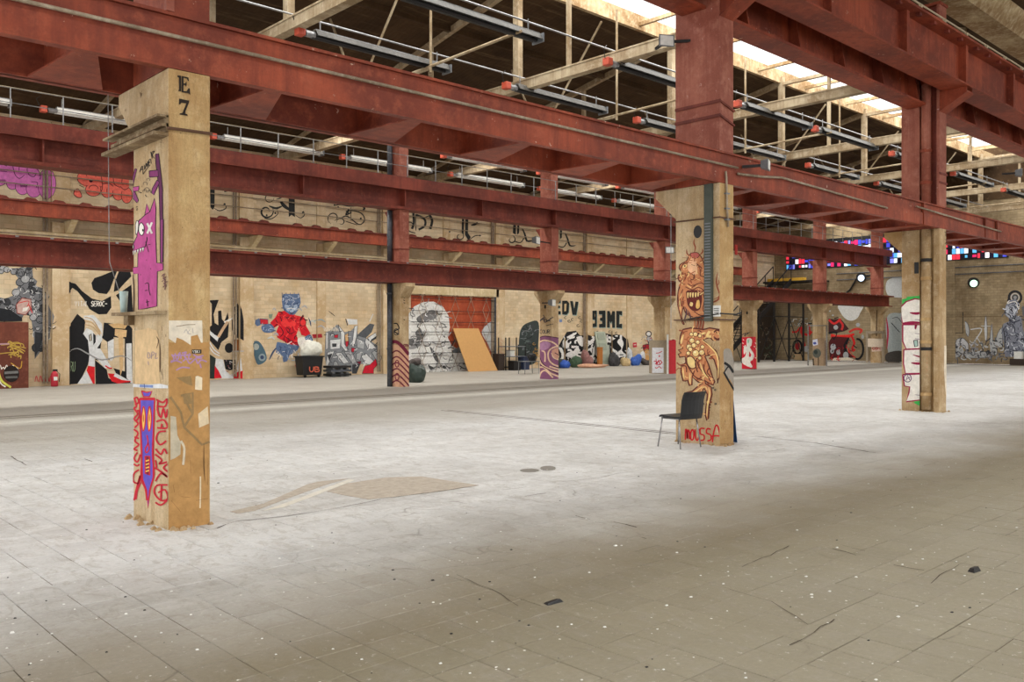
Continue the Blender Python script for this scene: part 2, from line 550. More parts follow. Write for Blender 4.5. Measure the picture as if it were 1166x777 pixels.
# valley gutter beam and purlins
MB().prism([(7.0, 9.5), (7.3, 9.1), (7.95, 9.1), (8.2, 9.5)], 'X', XL, XR).build('valley_beam', CURBM, ceiling)
for y in (5.2, 2.8):
    z = 11.5 - (y - 0.2) * 2.2 / 7.5
    MB().box(XL, XR, y - 0.14, y + 0.14, z - 0.42, z + .05).build('purlin', CURBM, ceiling)
for y in (20.5, 23.6, 28.6):
    z = 11.5 - (y - 17.6) * 2.8 / 14.2
    MB().box(XL, XR, y - 0.06, y + 0.06, z - 0.16, z + .05).build('purlin', ROOFM, ceiling)

# ------------------------------------------------------------------ front row: pillars P, twin girder, upper columns
PX = [3.03, 11.45, 19.87]
PW, PD, PY = 0.38, 0.82, 7.6
HB, HT = 4.02, 4.48

plab = ['tan concrete pillar nearest the camera with purple wolf graffiti and black painted letter and numeral',
        'tan concrete pillar beside the chair with long orange monster mural on one face',
        'tan concrete pillar at the right with white bubble letters outlined in dark red']
pillars = []
for i, x in enumerate(PX):
    p = empty('concrete_pillar', (x, PY, 0), plab[i], 'pillar')
    if i < 2:
        MB().box(x, x + PW, PY, PY + PD, -0.05, HB - 0.002).build('shaft', CONC, p, bevel=0.012)
    else:
        MB().box(x, x + PW, PY + 0.42, PY + PD, -0.05, HB - 0.002).build('shaft', CONC2, p, bevel=0.012)
        MB().box(x + 0.07, x + PW, PY + 0.1, PY + 0.44, -0.05, HB - 0.002).build('web', CONC, p)
        MB().box(x, x + PW, PY, PY + 0.13, -0.05, HB - 0.002).build('flange', CONC2, p, bevel=0.01)
        MB().tube([(x + 0.0, PY + 0.28, 0.05), (x + 0.0, PY + 0.28, HB - .01)], 0.10, 16).build('drain_pipe', CONC2, p, smooth=True)
        for z in (0.35, 1.35, 1.5, 2.0, 2.9, 3.3):
            MB().tube([(x + 0.0, PY + 0.28, z), (x + 0.0, PY + 0.28, z + 0.07)], 0.118, 14).build('pipe_collar', DARKST if z in (1.35, 3.3) else CONC, p)
        MB().box(x - 0.02, x + 0.05, PY + 0.44, PY + 0.53, 3.05, 3.3).build('junction_box', BLACK, p)
    MB().prism([(PY + PD - .03, 3.5), (PY + PD + 0.4, 3.9), (PY + PD + 0.4, HB - 0.002), (PY + PD - .03, HB - 0.002)], 'X', x + 0.002, x + PW - 0.002).build('capital', CONC, p, bevel=0.01)
    # chipped mortar at the foot
    mb = MB()
    rr = random.Random(40 + i)
    for q in range(26):
        t_ = rr.random()
        if rr.random() < .6: cx, cy = x - rr.uniform(0.0, 0.1), PY + t_ * PD
        else: cx, cy = x + t_ * PW, PY - rr.uniform(0.0, 0.1)
        s = rr.uniform(0.012, 0.035)
        mb.hexa([(cx - s, cy - s, -0.002), (cx + s, cy - s * .7, -0.002), (cx + s, cy + s, -0.002), (cx - s * .8, cy + s, -0.002)],
                [(cx - s * .4, cy - s * .5, s), (cx + s * .6, cy - s * .3, s * .8), (cx + s * .4, cy + s * .5, s), (cx - s * .4, cy + s * .4, s * .7)])
    tag(mb.build('mortar_crumbs', CONC2, p), kind='stuff')
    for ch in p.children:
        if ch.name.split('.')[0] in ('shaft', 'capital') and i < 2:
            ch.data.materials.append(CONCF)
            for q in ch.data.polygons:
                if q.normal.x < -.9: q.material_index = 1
    pillars.append(p)

g = empty('twin_girder', (XL, PY, HB), 'long red twin girder lying on the three front concrete pillars', 'girder')
GX0, GX1 = XL, 40.0
MB().box(GX0, GX1, PY, PY + 0.03, HB + .026, HB + 0.25).build('lower_band', RED, g)
MB().box(GX0, GX1, PY + 0.035, PY + 0.07, HB + 0.2, HT - .001).build('web', RED, g)
MB().box(GX0, GX1, PY, PY + 0.3, HT, HT + 0.03).build('top_flange', RED, g)
MB().box(GX0, GX1, PY, PY + 0.1, HB, HB + 0.025).build('bottom_flange', RED, g)
MB().box(GX0, GX1, PY + 1.19, PY + 1.22, HB, HT).build('rear_web', RED, g)
MB().box(GX0, GX1, PY + 1.16, PY + 1.3, HB, HB + 0.025).build('rear_flange', RED, g)
MB().box(GX0, GX1, PY + 0.98, PY + 1.22, HT, HT + 0.03).build('rear_top_flange', RED, g)
x = PX[0] + PW / 2 - 8.42 + 0.842
while x < GX1:
    MB().box(x - 0.012, x + 0.012, PY + 0.05, PY + 1.2, HB + 0.02, HT - 0.03).build('diaphragm', RED, g)
    MB().prism([(x - 0.07, PY + 0.06), (x + 0.09, PY + 0.06), (x + 0.5, PY + 1.19), (x - 0.16, PY + 1.19)], 'Z', HB + 0.003, HB + 0.02).build('gusset', RED, g)
    x += 1.684
for x in PX:
    MB().box(x, x + PW, PY + 0.08, PY + PD, HB, HT + .03).build('saddle', RED, g)
# edge fish-plates on the front
for x in (19.0, 22.6, 23.4):
    MB().box(x, x + 0.06, PY - 0.02, PY + 0.02, HB, HT).build('splice_plate', RED, g)

pipe_pts = lambda x0, x1, z0, sag: [(x0 + (x1 - x0) * t, PY - 0.03, z0 - sag * math.sin(math.pi * t)) for t in (0, .2, .4, .6, .8, 1)]
c = MB().tube(pipe_pts(XL, 11.9, HB + 0.272, 0.0), 0.018, 8).build('conduit', PIPE, smooth=True)
tag(c, 'thin beige conduit clipped along the near girder left of the chair pillar', 'pipe', 'conduits on the front girder')
c = MB().tube([(11.9, PY - .03, 4.2), (12.6, PY - .03, 4.24), (13.2, PY - .03, 4.30), (14.5, PY - .03, 4.27), (17.2, PY - .03, 4.19)], 0.02, 8).build('conduit', PIPE, smooth=True)
tag(c, 'sagging beige conduit on the girder between chair pillar and right pillar', 'pipe', 'conduits on the front girder')
c = MB().tube([(18.6, PY - .03, 4.36), (21.3, PY - .03, 4.29), (23.6, PY - .03, 4.24)], 0.02, 8).build('conduit', PIPE, smooth=True)
tag(c, 'short beige conduit on the girder above the right pillar', 'pipe', 'conduits on the front girder')

# upper columns
for i, x in enumerate(PX):
    lab = ['red steel column stub rising over the nearest pillar', 'broad faded red steel column standing above the chair pillar', 'red steel column with a round downpipe above the right pillar'][i]
    u = empty('steel_column', (x, PY, HT), lab, 'column')
    if i < 2:
        MB().box(x, x + PW * .98, PY + 0.003, PY + PD, HT + .031, 8.9).build('shaft', RED2 if i == 1 else RED, u)
        for z in (5.02, 5.24):
            MB().box(x - 0.02, x, PY - 0.02, PY + PD, z, z + 0.045).build('clamp_bar', RED3, u)
            MB().bar((x, PY - 0.012, z + 0.02), (x + PW, PY - 0.012, z - 0.08 * i), 0.02, 0.03).build('clamp_bar', RED3, u)
        MB().box(x - .02, x + .05, PY - .01, PY + .04, HT + .031, 4.75).build('corner_angle', RED2, u)
    else:
        MB().box(x, x + PW, PY + 0.42, PY + PD, HT + .031, 8.9).build('shaft', RED2, u)
        MB().box(x + 0.09, x + PW - .04, PY + 0.05, PY + 0.44, HT + .031, 8.9).build('web', RED3, u)
        MB().box(x, x + PW, PY, PY + 0.06, HT + .031, 8.9).build('flange', RED2, u)
        MB().tube([(x + 0.0, PY + 0.28, HT + .031), (x + 0.0, PY + 0.28, 8.7)], 0.10, 16).build('downpipe', RED2, u, smooth=True)
        for z in (5.0, 5.7, 7.2):
            MB().tube([(x + 0.0, PY + 0.28, z), (x + 0.0, PY + 0.28, z + 0.07)], 0.12, 14).build('pipe_collar', RED, u)
        for z in (5.0, 5.2):
            MB().box(x - 0.02, x + PW + .02, PY - 0.02, PY, z, z + 0.04).build('clamp_bar', RED3, u)
    MB().box(x - .03, x + PW + .03, PY - .03, PY + PD + .03, 8.9, 8.96).build('cap_plate', RED, u)
    # bracket out to the runway girder
    MB().prism([(PY + .02, 6.58), (PY + .02, 7.0), (PY - 0.55, 7.0), (PY - 0.55, 6.9)], 'X', x + PW - 0.05, x + PW - 0.02).build('bracket', RED, u)
    MB().prism([(PY + .02, 6.58), (PY + .02, 7.0), (PY - 0.55, 7.0), (PY - 0.55, 6.9)], 'X', x + 0.02, x + 0.05).build('bracket', RED, u)
    MB().hexa([(x, PY, 6.56), (x + PW, PY, 6.56), (x + PW, PY + .03, 6.56), (x, PY + .03, 6.56)],
              [(x, PY - .56, 6.88), (x + PW, PY - .56, 6.88), (x + PW, PY - .56, 6.92), (x, PY - .56, 6.92)]).build('bracket_flange', RED, u)

# crane runway girder in front of the columns, with guard rail
r = empty('runway_girder', (XL, 7.1, 7.0), 'deep red crane runway girder running high in front of the columns', 'girder')
MB().box(XL, XR, 7.0, 7.55, 7.0, 7.035).build('bottom_flange', RED, r)
MB().box(XL, XR, 7.25, 7.28, 7.03, 7.93).build('web', RED, r)
MB().box(XL, XR, 6.92, 7.58, 7.92, 7.97).build('top_flange', RED, r)
x = 2.0
while x < 50:
    MB().box(x, x + 0.12, 7.1, 7.26, 7.03, 7.92).build('web_stiffener', RED, r)
    for q in range(4):
        MB().box(x + .3 + q * .7, x + .4 + q * .7, 6.98, 7.06, 7.86, 7.92).build('rail_clip', RED3, r)
    x += 3.0
rl = empty('guard_rail', (XL, 7.1, 7.97), 'thin cream guard rail along the top of the runway girder', 'railing')
for z in (8.22, 8.5):
    MB().tube([(XL, 7.45, z), (XR, 7.45, z)], 0.018, 6).build('rail', RAILM, rl)
x = -4.0
while x < 50:
    MB().box(x - .025, x + .025, 7.42, 7.48, 7.97, 8.5).build('post', RAILM, rl)
    x += 1.25
# longitudinal girder carried by the columns
for q_, (xa, xb) in enumerate(((XL, PX[0]), (PX[0] + PW, PX[1]), (PX[1] + PW, PX[2]), (PX[2] + PW, XR))):
    lab = ['red girder with slanted stiffeners reaching the column of the nearest pillar', 'red girder with slanted stiffeners, span left of the broad faded red column', 'red girder with slanted stiffeners between broad red column and downpipe column',
           'red girder with slanted stiffeners right of the downpipe column'][q_]
    lg = empty('stiffened_girder', ((xa + xb) / 2, 8.1, 6.5), lab, 'girder', 'girders with stiffeners between the red columns')
    xa += .001
    xb -= .001
    MB().box(xa, xb, 7.85, 8.3, 6.73, 6.78).build('bottom_flange', RED, lg)
    MB().box(xa, xb, 8.1, 8.13, 6.78, 7.6).build('web', RED, lg)
    MB().box(xa, xb, 7.85, 8.3, 7.6, 7.65).build('top_flange', RED, lg)
    x = PX[0] + PW / 2 - 8.42 + 1.05
    while x < 50:
        if xa < x < xb - .1: MB().prism([(7.87, 6.78), (8.1, 6.78), (8.1, 7.6), (8.0, 7.6)], 'X', x, x + 0.04).build('web_stiffener', RED, lg)
        x += 1.684

# ------------------------------------------------------------------ rear row: pillars Q, beams A and B, posts
QX = [16.75 + 7.02 * (k - 2) for k in range(0, 8)]
QY, QW, QD = 23.2, 0.37, 0.62
names = {2: ('slim rear concrete pillar with wavy dark red and cream painting left of the orange door', 'r'),
         3: ('slim rear concrete pillar with purple and cream wave painting', 'r'),
         4: ('slim rear concrete pillar behind the white cabinet with red drawing', 'r'),
         5: ('slim rear concrete pillar with red panel showing a white figure', 'r'),
         6: ('slim rear concrete pillar beside the red bicycle mural', 'r'),
         7: ('farthest slim rear concrete pillar with a small boxed base', 'r')}
qp = {}
for k, x in enumerate(QX):
    if k < 2: continue
    p = empty('concrete_pillar', (x, QY, 0), names[k][0], 'pillar', 'rear row of slim concrete pillars')
    MB().box(x, x + QW, QY, QY + QD, 0, 3.36).build('shaft', CONC2, p, bevel=0.01)
    MB().prism([(QY + QD - .02, 2.85), (QY + QD + 0.33, 3.25), (QY + QD + 0.33, 3.36), (QY + QD - .02, 3.36)], 'X', x + .002, x + QW - .002).build('haunch', CONC2, p)
    MB().prism([(QY + .02, 2.85), (QY - 0.33, 3.25), (QY - 0.33, 3.36), (QY + .02, 3.36)], 'X', x + .002, x + QW - .002).build('haunch', CONC2, p)
    qp[k] = p
for k, x in enumerate(QX):
    if k < 2: continue
    u = empty('steel_post', (x, QY, 4.022), None, 'column', 'rear row of red steel posts')
    u['label'] = {2: 'red steel post between the rear beams beside the blue-grey downpipe', 3: 'red steel post over the purple wave pillar',
                  4: 'red steel post over the white cabinet pillar', 5: 'red steel post over the red panel pillar',
                  6: 'red steel post over the bicycle mural pillar', 7: 'farthest red steel post of the rear row'}[k]
    MB().box(x, x + QW, QY, QY + QD, 4.022, 5.748).build('lower_shaft', RED2, u)
    us = empty('steel_stub', (x, QY, 6.8), 'upper ' + u['label'].replace('between the rear beams', 'over the upper rear beam').replace(' over the ', ' high over the ', 1), 'column', 'upper red steel stubs of the rear row')
    MB().box(x, x + QW, QY + .03, QY + QD - .03, 6.78, 8.35).build('shaft', RED2, us)
    MB().box(x - .03, x + QW + .03, QY, QY + QD, 8.35, 8.38).build('cap_plate', RED2, us)
    MB().prism([(QY + QD - .02, 5.35), (QY + QD + 0.3, 5.75), (QY + QD - .02, 5.75)], 'X', x + 0.05, x + QW - .05).build('bracket', RED3, u)
    MB().box(x - .02, x + QW + .02, QY - .02, QY + QD + .02, 4.45, 4.49).build('clamp_band', RED3, u)

a = empty('upper_beam', (XL, 23.2, 5.75), 'dark red beam high across the rear row of pillars', 'beam', 'rear red beams')
MB().box(XL, 53.0, 23.0, 23.08, 6.38, 6.77).build('channel', RED3, a)
MB().box(XL, 53.0, 23.08, 23.6, 6.72, 6.77).build('top_flange', RED3, a)
MB().box(XL, 53.0, 23.36, 23.4, 5.85, 6.75).build('web', RED3, a)
MB().box(XL, 53.0, 23.1, 23.65, 5.75, 5.84).build('bottom_flange', RED3, a)
MB().box(XL, 53.0, 23.1, 23.16, 6.77, 6.80).build('rail', BLACK, a)
for k, x in enumerate(QX):
    for dx in (0.17, 3.5):
        MB().box(x + dx - .02, x + dx + .02, 23.12, 23.36, 5.84, 6.4).build('web_stiffener', RED3, a)
bq = empty('lower_beam', (XL, 23.2, 3.36), 'dark red beam directly on the rear pillars', 'beam', 'rear red beams')
MB().box(XL, 53.0, 22.9, 23.9, 3.95, 4.02).build('top_flange', RED3, bq)
MB().box(XL, 53.0, 23.2, 23.24, 3.4, 3.96).build('web', RED3, bq)
MB().box(XL, 53.0, 23.0, 23.42, 3.36, 3.42).build('bottom_flange', RED3, bq)
MB().box(XL, 53.0, 23.82, 23.86, 3.36, 3.96).build('rear_web', RED3, bq)
MB().box(XL, 53.0, 23.7, 24.0, 3.36, 3.42).build('rear_flange', RED3, bq)
x = XL + .3
mb = MB()
while x < 52:
    MB().box(x, x + .07, 22.87, 22.9, 3.98, 4.018).build('rail_clip', GALV, bq)
    x += .75
cb = empty('wall_beam', (XL, 30.7, 5.44), 'bright red beam held on brackets along the graffiti wall', 'beam')
MB().box(XL, 50, 30.6, 30.66, 5.46, 5.9).build('web', RED, cb)
MB().box(XL, 50, 30.5, 31.05, 5.88, 5.93).build('top_flange', RED3, cb)
MB().box(XL, 50, 30.5, 30.8, 5.44, 5.48).build('bottom_flange', RED, cb)
x = 6.0
q = 0
rr = random.Random(5)
while x < 45:
    MB().prism([(x, 5.93), (x + .42, 5.93), (x + .34, 6.0), (x + .1, 6.02)], 'Y', 30.55, 30.7).build('rail_clip', RED3, cb)
    x += .82 + (0.6 if rr.random() < .15 else 0)
for k in range(0, 11):
    x = 8.97 + 3.275 * k
    MB().prism([(WY, 4.95), (WY - .12, 4.95), (WY - .75, 5.36), (WY - .85, 5.44), (WY, 5.44)], 'X', x + .1, x + .3).build('wall_bracket', LEDGEM, cb)

# ------------------------------------------------------------------ roof trusses
TXS = [9.7 + 7 * k for k in range(7)]
tl = ['roof truss of cream concrete tie beam seen nearest, top left', 'second cream roof truss from the left, over the broad red column',
      'third cream roof truss, ending behind the broad red column', 'fourth cream roof truss counted into the hall', 'fifth cream roof truss counted into the hall',
      'sixth cream roof truss counted into the hall', 'farthest cream roof truss near the coloured window']
for i, x in enumerate(TXS):
    t = empty('roof_truss', (x, 17, 8.5), tl[i], 'truss', 'cream roof trusses')
    MB().box(x - .12, x + .12, 8.3, WY, 8.38, 8.62).build('tie_beam', TIE, t)
    MB().box(x - .14, x + .14, 8.3, WY, 8.62, 8.66).build('tie_flange', TIE, t)
    MB().box(x - .09, x + .09, 17.5, 17.7, 8.6, 11.6).build('hanger', TIE, t)
    MB().box(x - .05, x + .05, 15.62, 15.72, 8.6, 11.6).build('hanger', TIE, t)
    MB().box(x - .07, x + .07, 15.5, 17.7, 11.28, 11.4).build('cross_head', TIE, t)
    for (ya, za, yb, zb) in ((8.4, 9.5, 15.5, 11.2), (17.6, 11.4, 31.4, 8.8)):
        MB().bar((x, ya, za), (x, yb, zb), .14, .22).build('rafter', TIE, t)
    xm = x + 3.5
    for (ya, za, yb, zb) in ((17.6, 11.2, 20.2, 8.2), (20.2, 8.2, 17.0, 8.2), (17.0, 11.4, 17.0, 8.1), (20.2, 8.2, 21.6, 10.6), (20.2, 8.2, 13.8, 8.3)):
        MB().tube([(xm, ya, za), (xm, yb, zb)], 0.035, 6).build('tie_rod', TIE, t)
    for yy in (21.5, 26.5):
        MB().box(x - .06, x + .06, yy - .06, yy + .06, 8.6, 11.5 - (yy - 17.6) * 2.8 / 14.2 - .05).build('hanger', TIE, t)

# ------------------------------------------------------------------ radiant tube heaters hanging between the trusses
def heater(x, y, L, lab, z=8.3, white=False, grp='tube heaters under the roof'):
    h = empty('tube_heater', (x, y, z), lab, 'heater', grp)
    refl = MB()
    refl.prism([(y - .17, z + .0), (y - .09, z + .13), (y + .09, z + .13), (y + .17, z + .0), (y + .155, z - .01), (y + .08, z + .11), (y - .08, z + .11), (y - .155, z - .01)], 'X', x + .35, x + L)
    refl.build('reflector', REFL if not white else WHITE, h)
    MB().tube([(x + .3, y, z - .0), (x + L - .05, y, z - .0)], 0.05, 8).build('burner_tube', DARKST if not white else WHITE, h, smooth=True)
    MB().box(x + L, x + L + .03, y - .18, y + .18, z - .06, z + .14).build('end_plate', GREYM, h)
    MB().box(x + .35, x + L, y - .07, y + .05, z + .131, z + .16).build('ridge', GALV, h)
    MB().box(x - .09, x + .09, y - .1, y + .1, z - .06, z + .13).build('burner_box', ORANGE, h, bevel=.02)
    MB().tube([(x + .12, y, z + .03), (x + .36, y, z + .03)], .075, 10).build('fan_housing', GALV, h)
    for dx in (.5, L - .3):
        MB().bar((x + dx, y, z + .12), (x + dx, y, z + .42), .02, .02).build('hanger_rod', GALV, h)
    MB().tube([(x - .1, y, z + .1), (x - .2, y - .05, z + .3), (x - .05, y, z + .42)], .012, 5).build('supply_hose', DARKST, h)
    return h


hs = [(9.75, 17.2, 4.1, 'dark tube heater with orange box just above the near girder, far left'),
      (9.9, 14.0, 4.0, 'long dark tube heater at the top edge left of centre'),
      (15.9, 17.2, 3.9, 'dark tube heater between first and second roof truss, lower row'),
      (16.3, 14.0, 4.2, 'dark tube heater running into the broad red column'),
      (21.4, 17.2, 3.8, 'small tube heater just left of the broad red column'),
      (6.2, 14.0, 1.1, 'short pale tube end at the top left corner')]
for x, y, L, lab in hs:
    heater(x, y, L, lab)
hs2 = [(26.5, 14.0, 4.2), (26.0, 17.2, 4.0), (32.2, 14.0, 4.2), (32.0, 17.2, 4.0), (38, 14.0, 4.2), (38, 17.2, 4.0), (44, 14, 4.2), (44, 17.2, 4.0), (22.0, 14.0, 4.0), (28.5, 20.6, 4), (35, 20.6, 4), (41, 20.6, 4)]
ORD = ['first', 'second', 'third', 'fourth', 'fifth', 'sixth', 'seventh', 'eighth']
cnt = {}
for n_, (x, y, L) in enumerate(sorted(hs2)):
    cnt[y] = cnt.get(y, 0) + 1
    heater(x, y, L, ORD[cnt[y] - 1] + {14.0: ' grey tube heater of the near row', 14: ' grey tube heater of the near row', 17.2: ' grey tube heater of the middle row', 20.6: ' grey tube heater of the far row'}[y] + ', counted rightwards from the broad red column')
hw = [(2.6, 28.3), (7.6, 28.3), (12.8, 28.3), (17.8, 28.3), (23.0, 28.3), (28.2, 28.3), (33.4, 28.3), (38.6, 28.3), (20.4, 25.5), (25.4, 25.5), (30.4, 25.5), (36, 25.5), (42, 25.5)]
cnt = {}
for n_, (x, y) in enumerate(hw):
    cnt[y] = cnt.get(y, 0) + 1
    heater(x, y, 4.1, ORD[cnt[y] - 1] + ' white tube heater from the left, ' + ('row nearest the graffiti wall' if y > 26 else 'row over the rear beam'), white=True, grp='white tube heaters near the graffiti wall')
# supply pipes and cable runs along the heaters
for y, z, lab in ((17.35, 8.72, 'thin supply pipe above the lower row of dark heaters'), (14.15, 8.72, 'thin supply pipe above the upper row of dark heaters'),
                  (28.2, 8.78, 'thin white supply pipe above the white heaters'), (25.4, 8.74, 'thin pale pipe over the rear beam')):
    tag(MB().tube([(XL, y, z), (XR, y, z)], .022, 6).build('supply_pipe', GALV if y < 20 else RAILM), lab, 'pipe')
for y, z, zl, lab, stp in ((23.12, 7.5, 6.8, 'thin galvanised hand rail standing on the upper rear beam', 1.15),):
    hr = empty('hand_rail', (XL, y, zl), lab, 'railing')
    for zz in (z, z - .35):
        MB().tube([(XL, y, zz), (52, y, zz)], .012, 5).build('rail', GALV, hr)
    x = XL
    while x < 52:
        MB().box(x - .012, x + .012, y - .012, y + .012, zl, z).build('post', GALV, hr)
        x += stp

# ------------------------------------------------------------------ paint laid on walls and pillars
_pm = {}


def paintm(c):
    if c not in _pm:
        _pm[c] = plain('spray_paint', c, 0.75, spec=0.2, alpha_noise=0.22)
    return _pm[c]


def crom(pts, n=5, closed=False):
    if len(pts) < 3: return list(pts)
    P = [Vector(p) for p in pts]
    out = []
    m = len(P)
    rng = range(m if closed else m - 1)
    for i in rng:
        if closed: a, b, c, d = P[i - 1], P[i], P[(i + 1) % m], P[(i + 2) % m]
        else: a, b, c, d = P[max(i - 1, 0)], P[i], P[i + 1], P[min(i + 2, m - 1)]
        for k in range(n):
            t = k / n
            out.append(0.5 * ((2 * b) + (c - a) * t + (2 * a - 5 * b + 4 * c - d) * t * t + (3 * b - a - 3 * c + d) * t ** 3))
    if not closed: out.append(P[-1])
    return out


class Paint:
    """flat spray paint on the plane axis = val, drawn in the frame f = (x0, y0, scale)"""
    def __init__(s, axis, val, f=(0, 0, 1), step=0.0006):
        s.ax, s.val, s.f, s.step, s.layer, s.items = axis, val, f, step, 1, []

    def frame(s, *f):
        s.f = f
        return s

    def _px(s, p): return (s.f[0] + p[0] / s.f[2], s.f[1] + p[1] / s.f[2])

    def _put(s, polys, c):
        s.items.append((polys, c, s.layer))
        s.layer += 1
        return s

    def fill(s, pts, c, smooth=False):
        pts = [s._px(p) for p in pts]
        if smooth: pts = [tuple(q) for q in crom([Vector((a, b)) for a, b in pts], 4, True)]
        return s._put([pts], c)

    def out(s, pts, c, oc, w=6, smooth=False):
        s.fill(pts, c, smooth)
        return s.line(list(pts) + [pts[0]], w, oc, smooth)

    def ell(s, cx, cy, rx, ry, c, n=18, rot=0):
        ca, sa = math.cos(rot), math.sin(rot)
        return s.fill([(cx + rx * math.cos(t) * ca - ry * math.sin(t) * sa, cy + rx * math.cos(t) * sa + ry * math.sin(t) * ca) for t in [2 * math.pi * k / n for k in range(n)]], c)

    def ring(s, cx, cy, rx, ry, w, c, n=18, a0=0, a1=360):
        return s.line([(cx + rx * math.cos(math.radians(a0 + (a1 - a0) * k / n)), cy + ry * math.sin(math.radians(a0 + (a1 - a0) * k / n))) for k in range(n + 1)], w, c, False)

    def line(s, pts, w, c, smooth=True, taper=False):
        pts = [Vector(s._px(p)) for p in pts]
        if smooth and len(pts) > 2: pts = crom(pts, 4)
        w = w / s.f[2] / 2
        L, R = [], []
        n = len(pts)
        for i, p in enumerate(pts):
            d = pts[min(i + 1, n - 1)] - pts[max(i - 1, 0)]
            if d.length < 1e-9: d = Vector((1, 0))
            d.normalize()
            ww = w * (math.sin(math.pi * (0.08 + 0.84 * i / (n - 1))) if taper else 1)
            L.append((p.x - d.y * ww, p.y + d.x * ww))
            R.append((p.x + d.y * ww, p.y - d.x * ww))
        return s._put([[L[i], L[i + 1], R[i + 1], R[i]] for i in range(n - 1)], c)

    def text(s, txt, x, y, h, wdt, lw, c, slant=0.0, up=0.0, gap=0.28):
        """single-stroke lettering, y is the baseline"""
        cx = x
        for ch in txt:
            for st in GLYPH.get(ch, ()):
                s.line([(cx + (gx + slant * gy) * wdt, y - gy * h - up * (cx + gx * wdt - x)) for gx, gy in st], lw, c, ch in 'SCODBRGJUPacs')
            cx += wdt * (1 + gap)
        return s

    def build(s, name, parent, label=None, clip=None, steps=None):
        mats, vs, fs, mi = [], [], [], []
        s.step = min(s.step, (0.004 if s.ax == 'X' and s.val < 25 or s.ax == 'Y' and s.val < 10 else 0.02) / max(1, s.layer))
        for polys, c, lay in s.items:
            if c not in mats: mats.append(c)
            for poly in polys:
                n = len(vs)
                for (px, py) in poly:
                    p = wpt(px, py, s.ax, s.val)
                    o = 0.002 + lay * s.step
                    if s.ax == 'X': p.x -= o
                    else: p.y -= o
                    vs.append(p)
                fs.append(tuple(range(n, n + len(poly))))
                mi.append(mats.index(c))
        me = bpy.data.meshes.new(name)
        me.from_pydata(vs, [], fs)
        for m in mats: me.materials.append(paintm(m))
        for p, k in zip(me.polygons, mi): p.material_index = k
        if clip or steps:
            bm = bmesh.new()
            bm.from_mesh(me)
            bmesh.ops.triangulate(bm, faces=bm.faces)
            for co, no in (clip or ()):
                bmesh.ops.bisect_plane(bm, geom=bm.verts[:] + bm.edges[:] + bm.faces[:], plane_co=co, plane_no=no, clear_outer=True, dist=1e-5)
            if steps:
                for x0, x1, d in steps:
                    for xx in (x0, x1):
                        r = bmesh.ops.bisect_plane(bm, geom=bm.verts[:] + bm.edges[:] + bm.faces[:], plane_co=(xx, 0, 0), plane_no=(1, 0, 0), dist=1e-5)
                        es = [e for e in r['geom_cut'] if isinstance(e, bmesh.types.BMEdge)]
                        if es: bmesh.ops.split_edges(bm, edges=es)
                for x0, x1, d in steps:
                    mv = set()
                    for f in bm.faces:
                        if x0 < f.calc_center_median().x < x1:
                            mv.update(f.verts)
                    for v in mv: v.co.y -= d
            bm.to_mesh(me)
            bm.free()
        o = bpy.data.objects.new(name, me)
        col.objects.link(o)
        o.parent = parent
        if parent.type == 'EMPTY': o.matrix_parent_inverse = Matrix.Translation(-parent.location)
        if label: o['label'] = label
        return o


GLYPH = {
    'A': [[(0, 0), (.5, 1), (1, 0)], [(.2, .4), (.8, .4)]], 'B': [[(0, 0), (0, 1)], [(0, 1), (.8, .9), (.8, .6), (0, .5), (1, .4), (.9, .05), (0, 0)]],
    'C': [[(1, .85), (.5, 1), (0, .5), (.5, 0), (1, .15)]], 'D': [[(0, 0), (0, 1)], [(0, 1), (.7, .9), (1, .5), (.7, .1), (0, 0)]],
    'E': [[(1, 1), (0, 1), (0, 0), (1, 0)], [(0, .5), (.8, .5)]], 'I': [[(.5, 0), (.5, 1)]], 'K': [[(0, 0), (0, 1)], [(1, 1), (0, .45)], [(.2, .55), (1, 0)]],
    'L': [[(0, 1), (0, 0), (.9, 0)]], 'M': [[(0, 0), (0, 1), (.5, .4), (1, 1), (1, 0)]], 'N': [[(0, 0), (0, 1), (1, 0), (1, 1)]],
    'O': [[(.5, 1), (0, .5), (.5, 0), (1, .5), (.5, 1)]], 'R': [[(0, 0), (0, 1)], [(0, 1), (.9, .9), (.9, .6), (0, .5)], [(.4, .5), (1, 0)]],
    'S': [[(1, .85), (.5, 1), (.05, .8), (.3, .55), (.9, .35), (.8, .08), (.4, 0), (0, .15)]], 'T': [[(0, 1), (1, 1)], [(.5, 1), (.5, 0)]],
    'U': [[(0, 1), (0, .3), (.4, 0), (.9, .25), (1, 1)]], 'V': [[(0, 1), (.5, 0), (1, 1)]], 'X': [[(0, 0), (1, 1)], [(0, 1), (1, 0)]],
    '9': [[(.9, .6), (.4, .5), (.1, .75), (.5, 1), (.9, .8), (.9, .3), (.4, 0)]], 'a': [[(.9, .5), (.4, .6), (.1, .3), (.4, 0), (.9, .15)], [(.9, .6), (.9, 0)]],
    'i': [[(.5, .6), (.5, 0)]], 'm': [[(0, 0), (0, .6)], [(0, .5), (.3, .6), (.45, .4), (.45, 0)], [(.45, .45), (.75, .6), (.95, .4), (.95, 0)]],
    'r': [[(.2, 0), (.2, .6)], [(.2, .4), (.7, .6)]], 't': [[(.4, 1), (.4, 0)], [(.1, .65), (.8, .65)]], '-': [[(0, .5), (1, .5)]],
    'G': [[(1, .85), (.5, 1), (0, .5), (.5, 0), (1, .2), (1, .5), (.6, .5)]], 'H': [[(0, 0), (0, 1)], [(1, 0), (1, 1)], [(0, .5), (1, .5)]],
}
rg = random.Random(11)
GR1, GR2, GR3, GR4 = (64, 66, 70), (120, 122, 126), (172, 174, 176), (214, 216, 216)


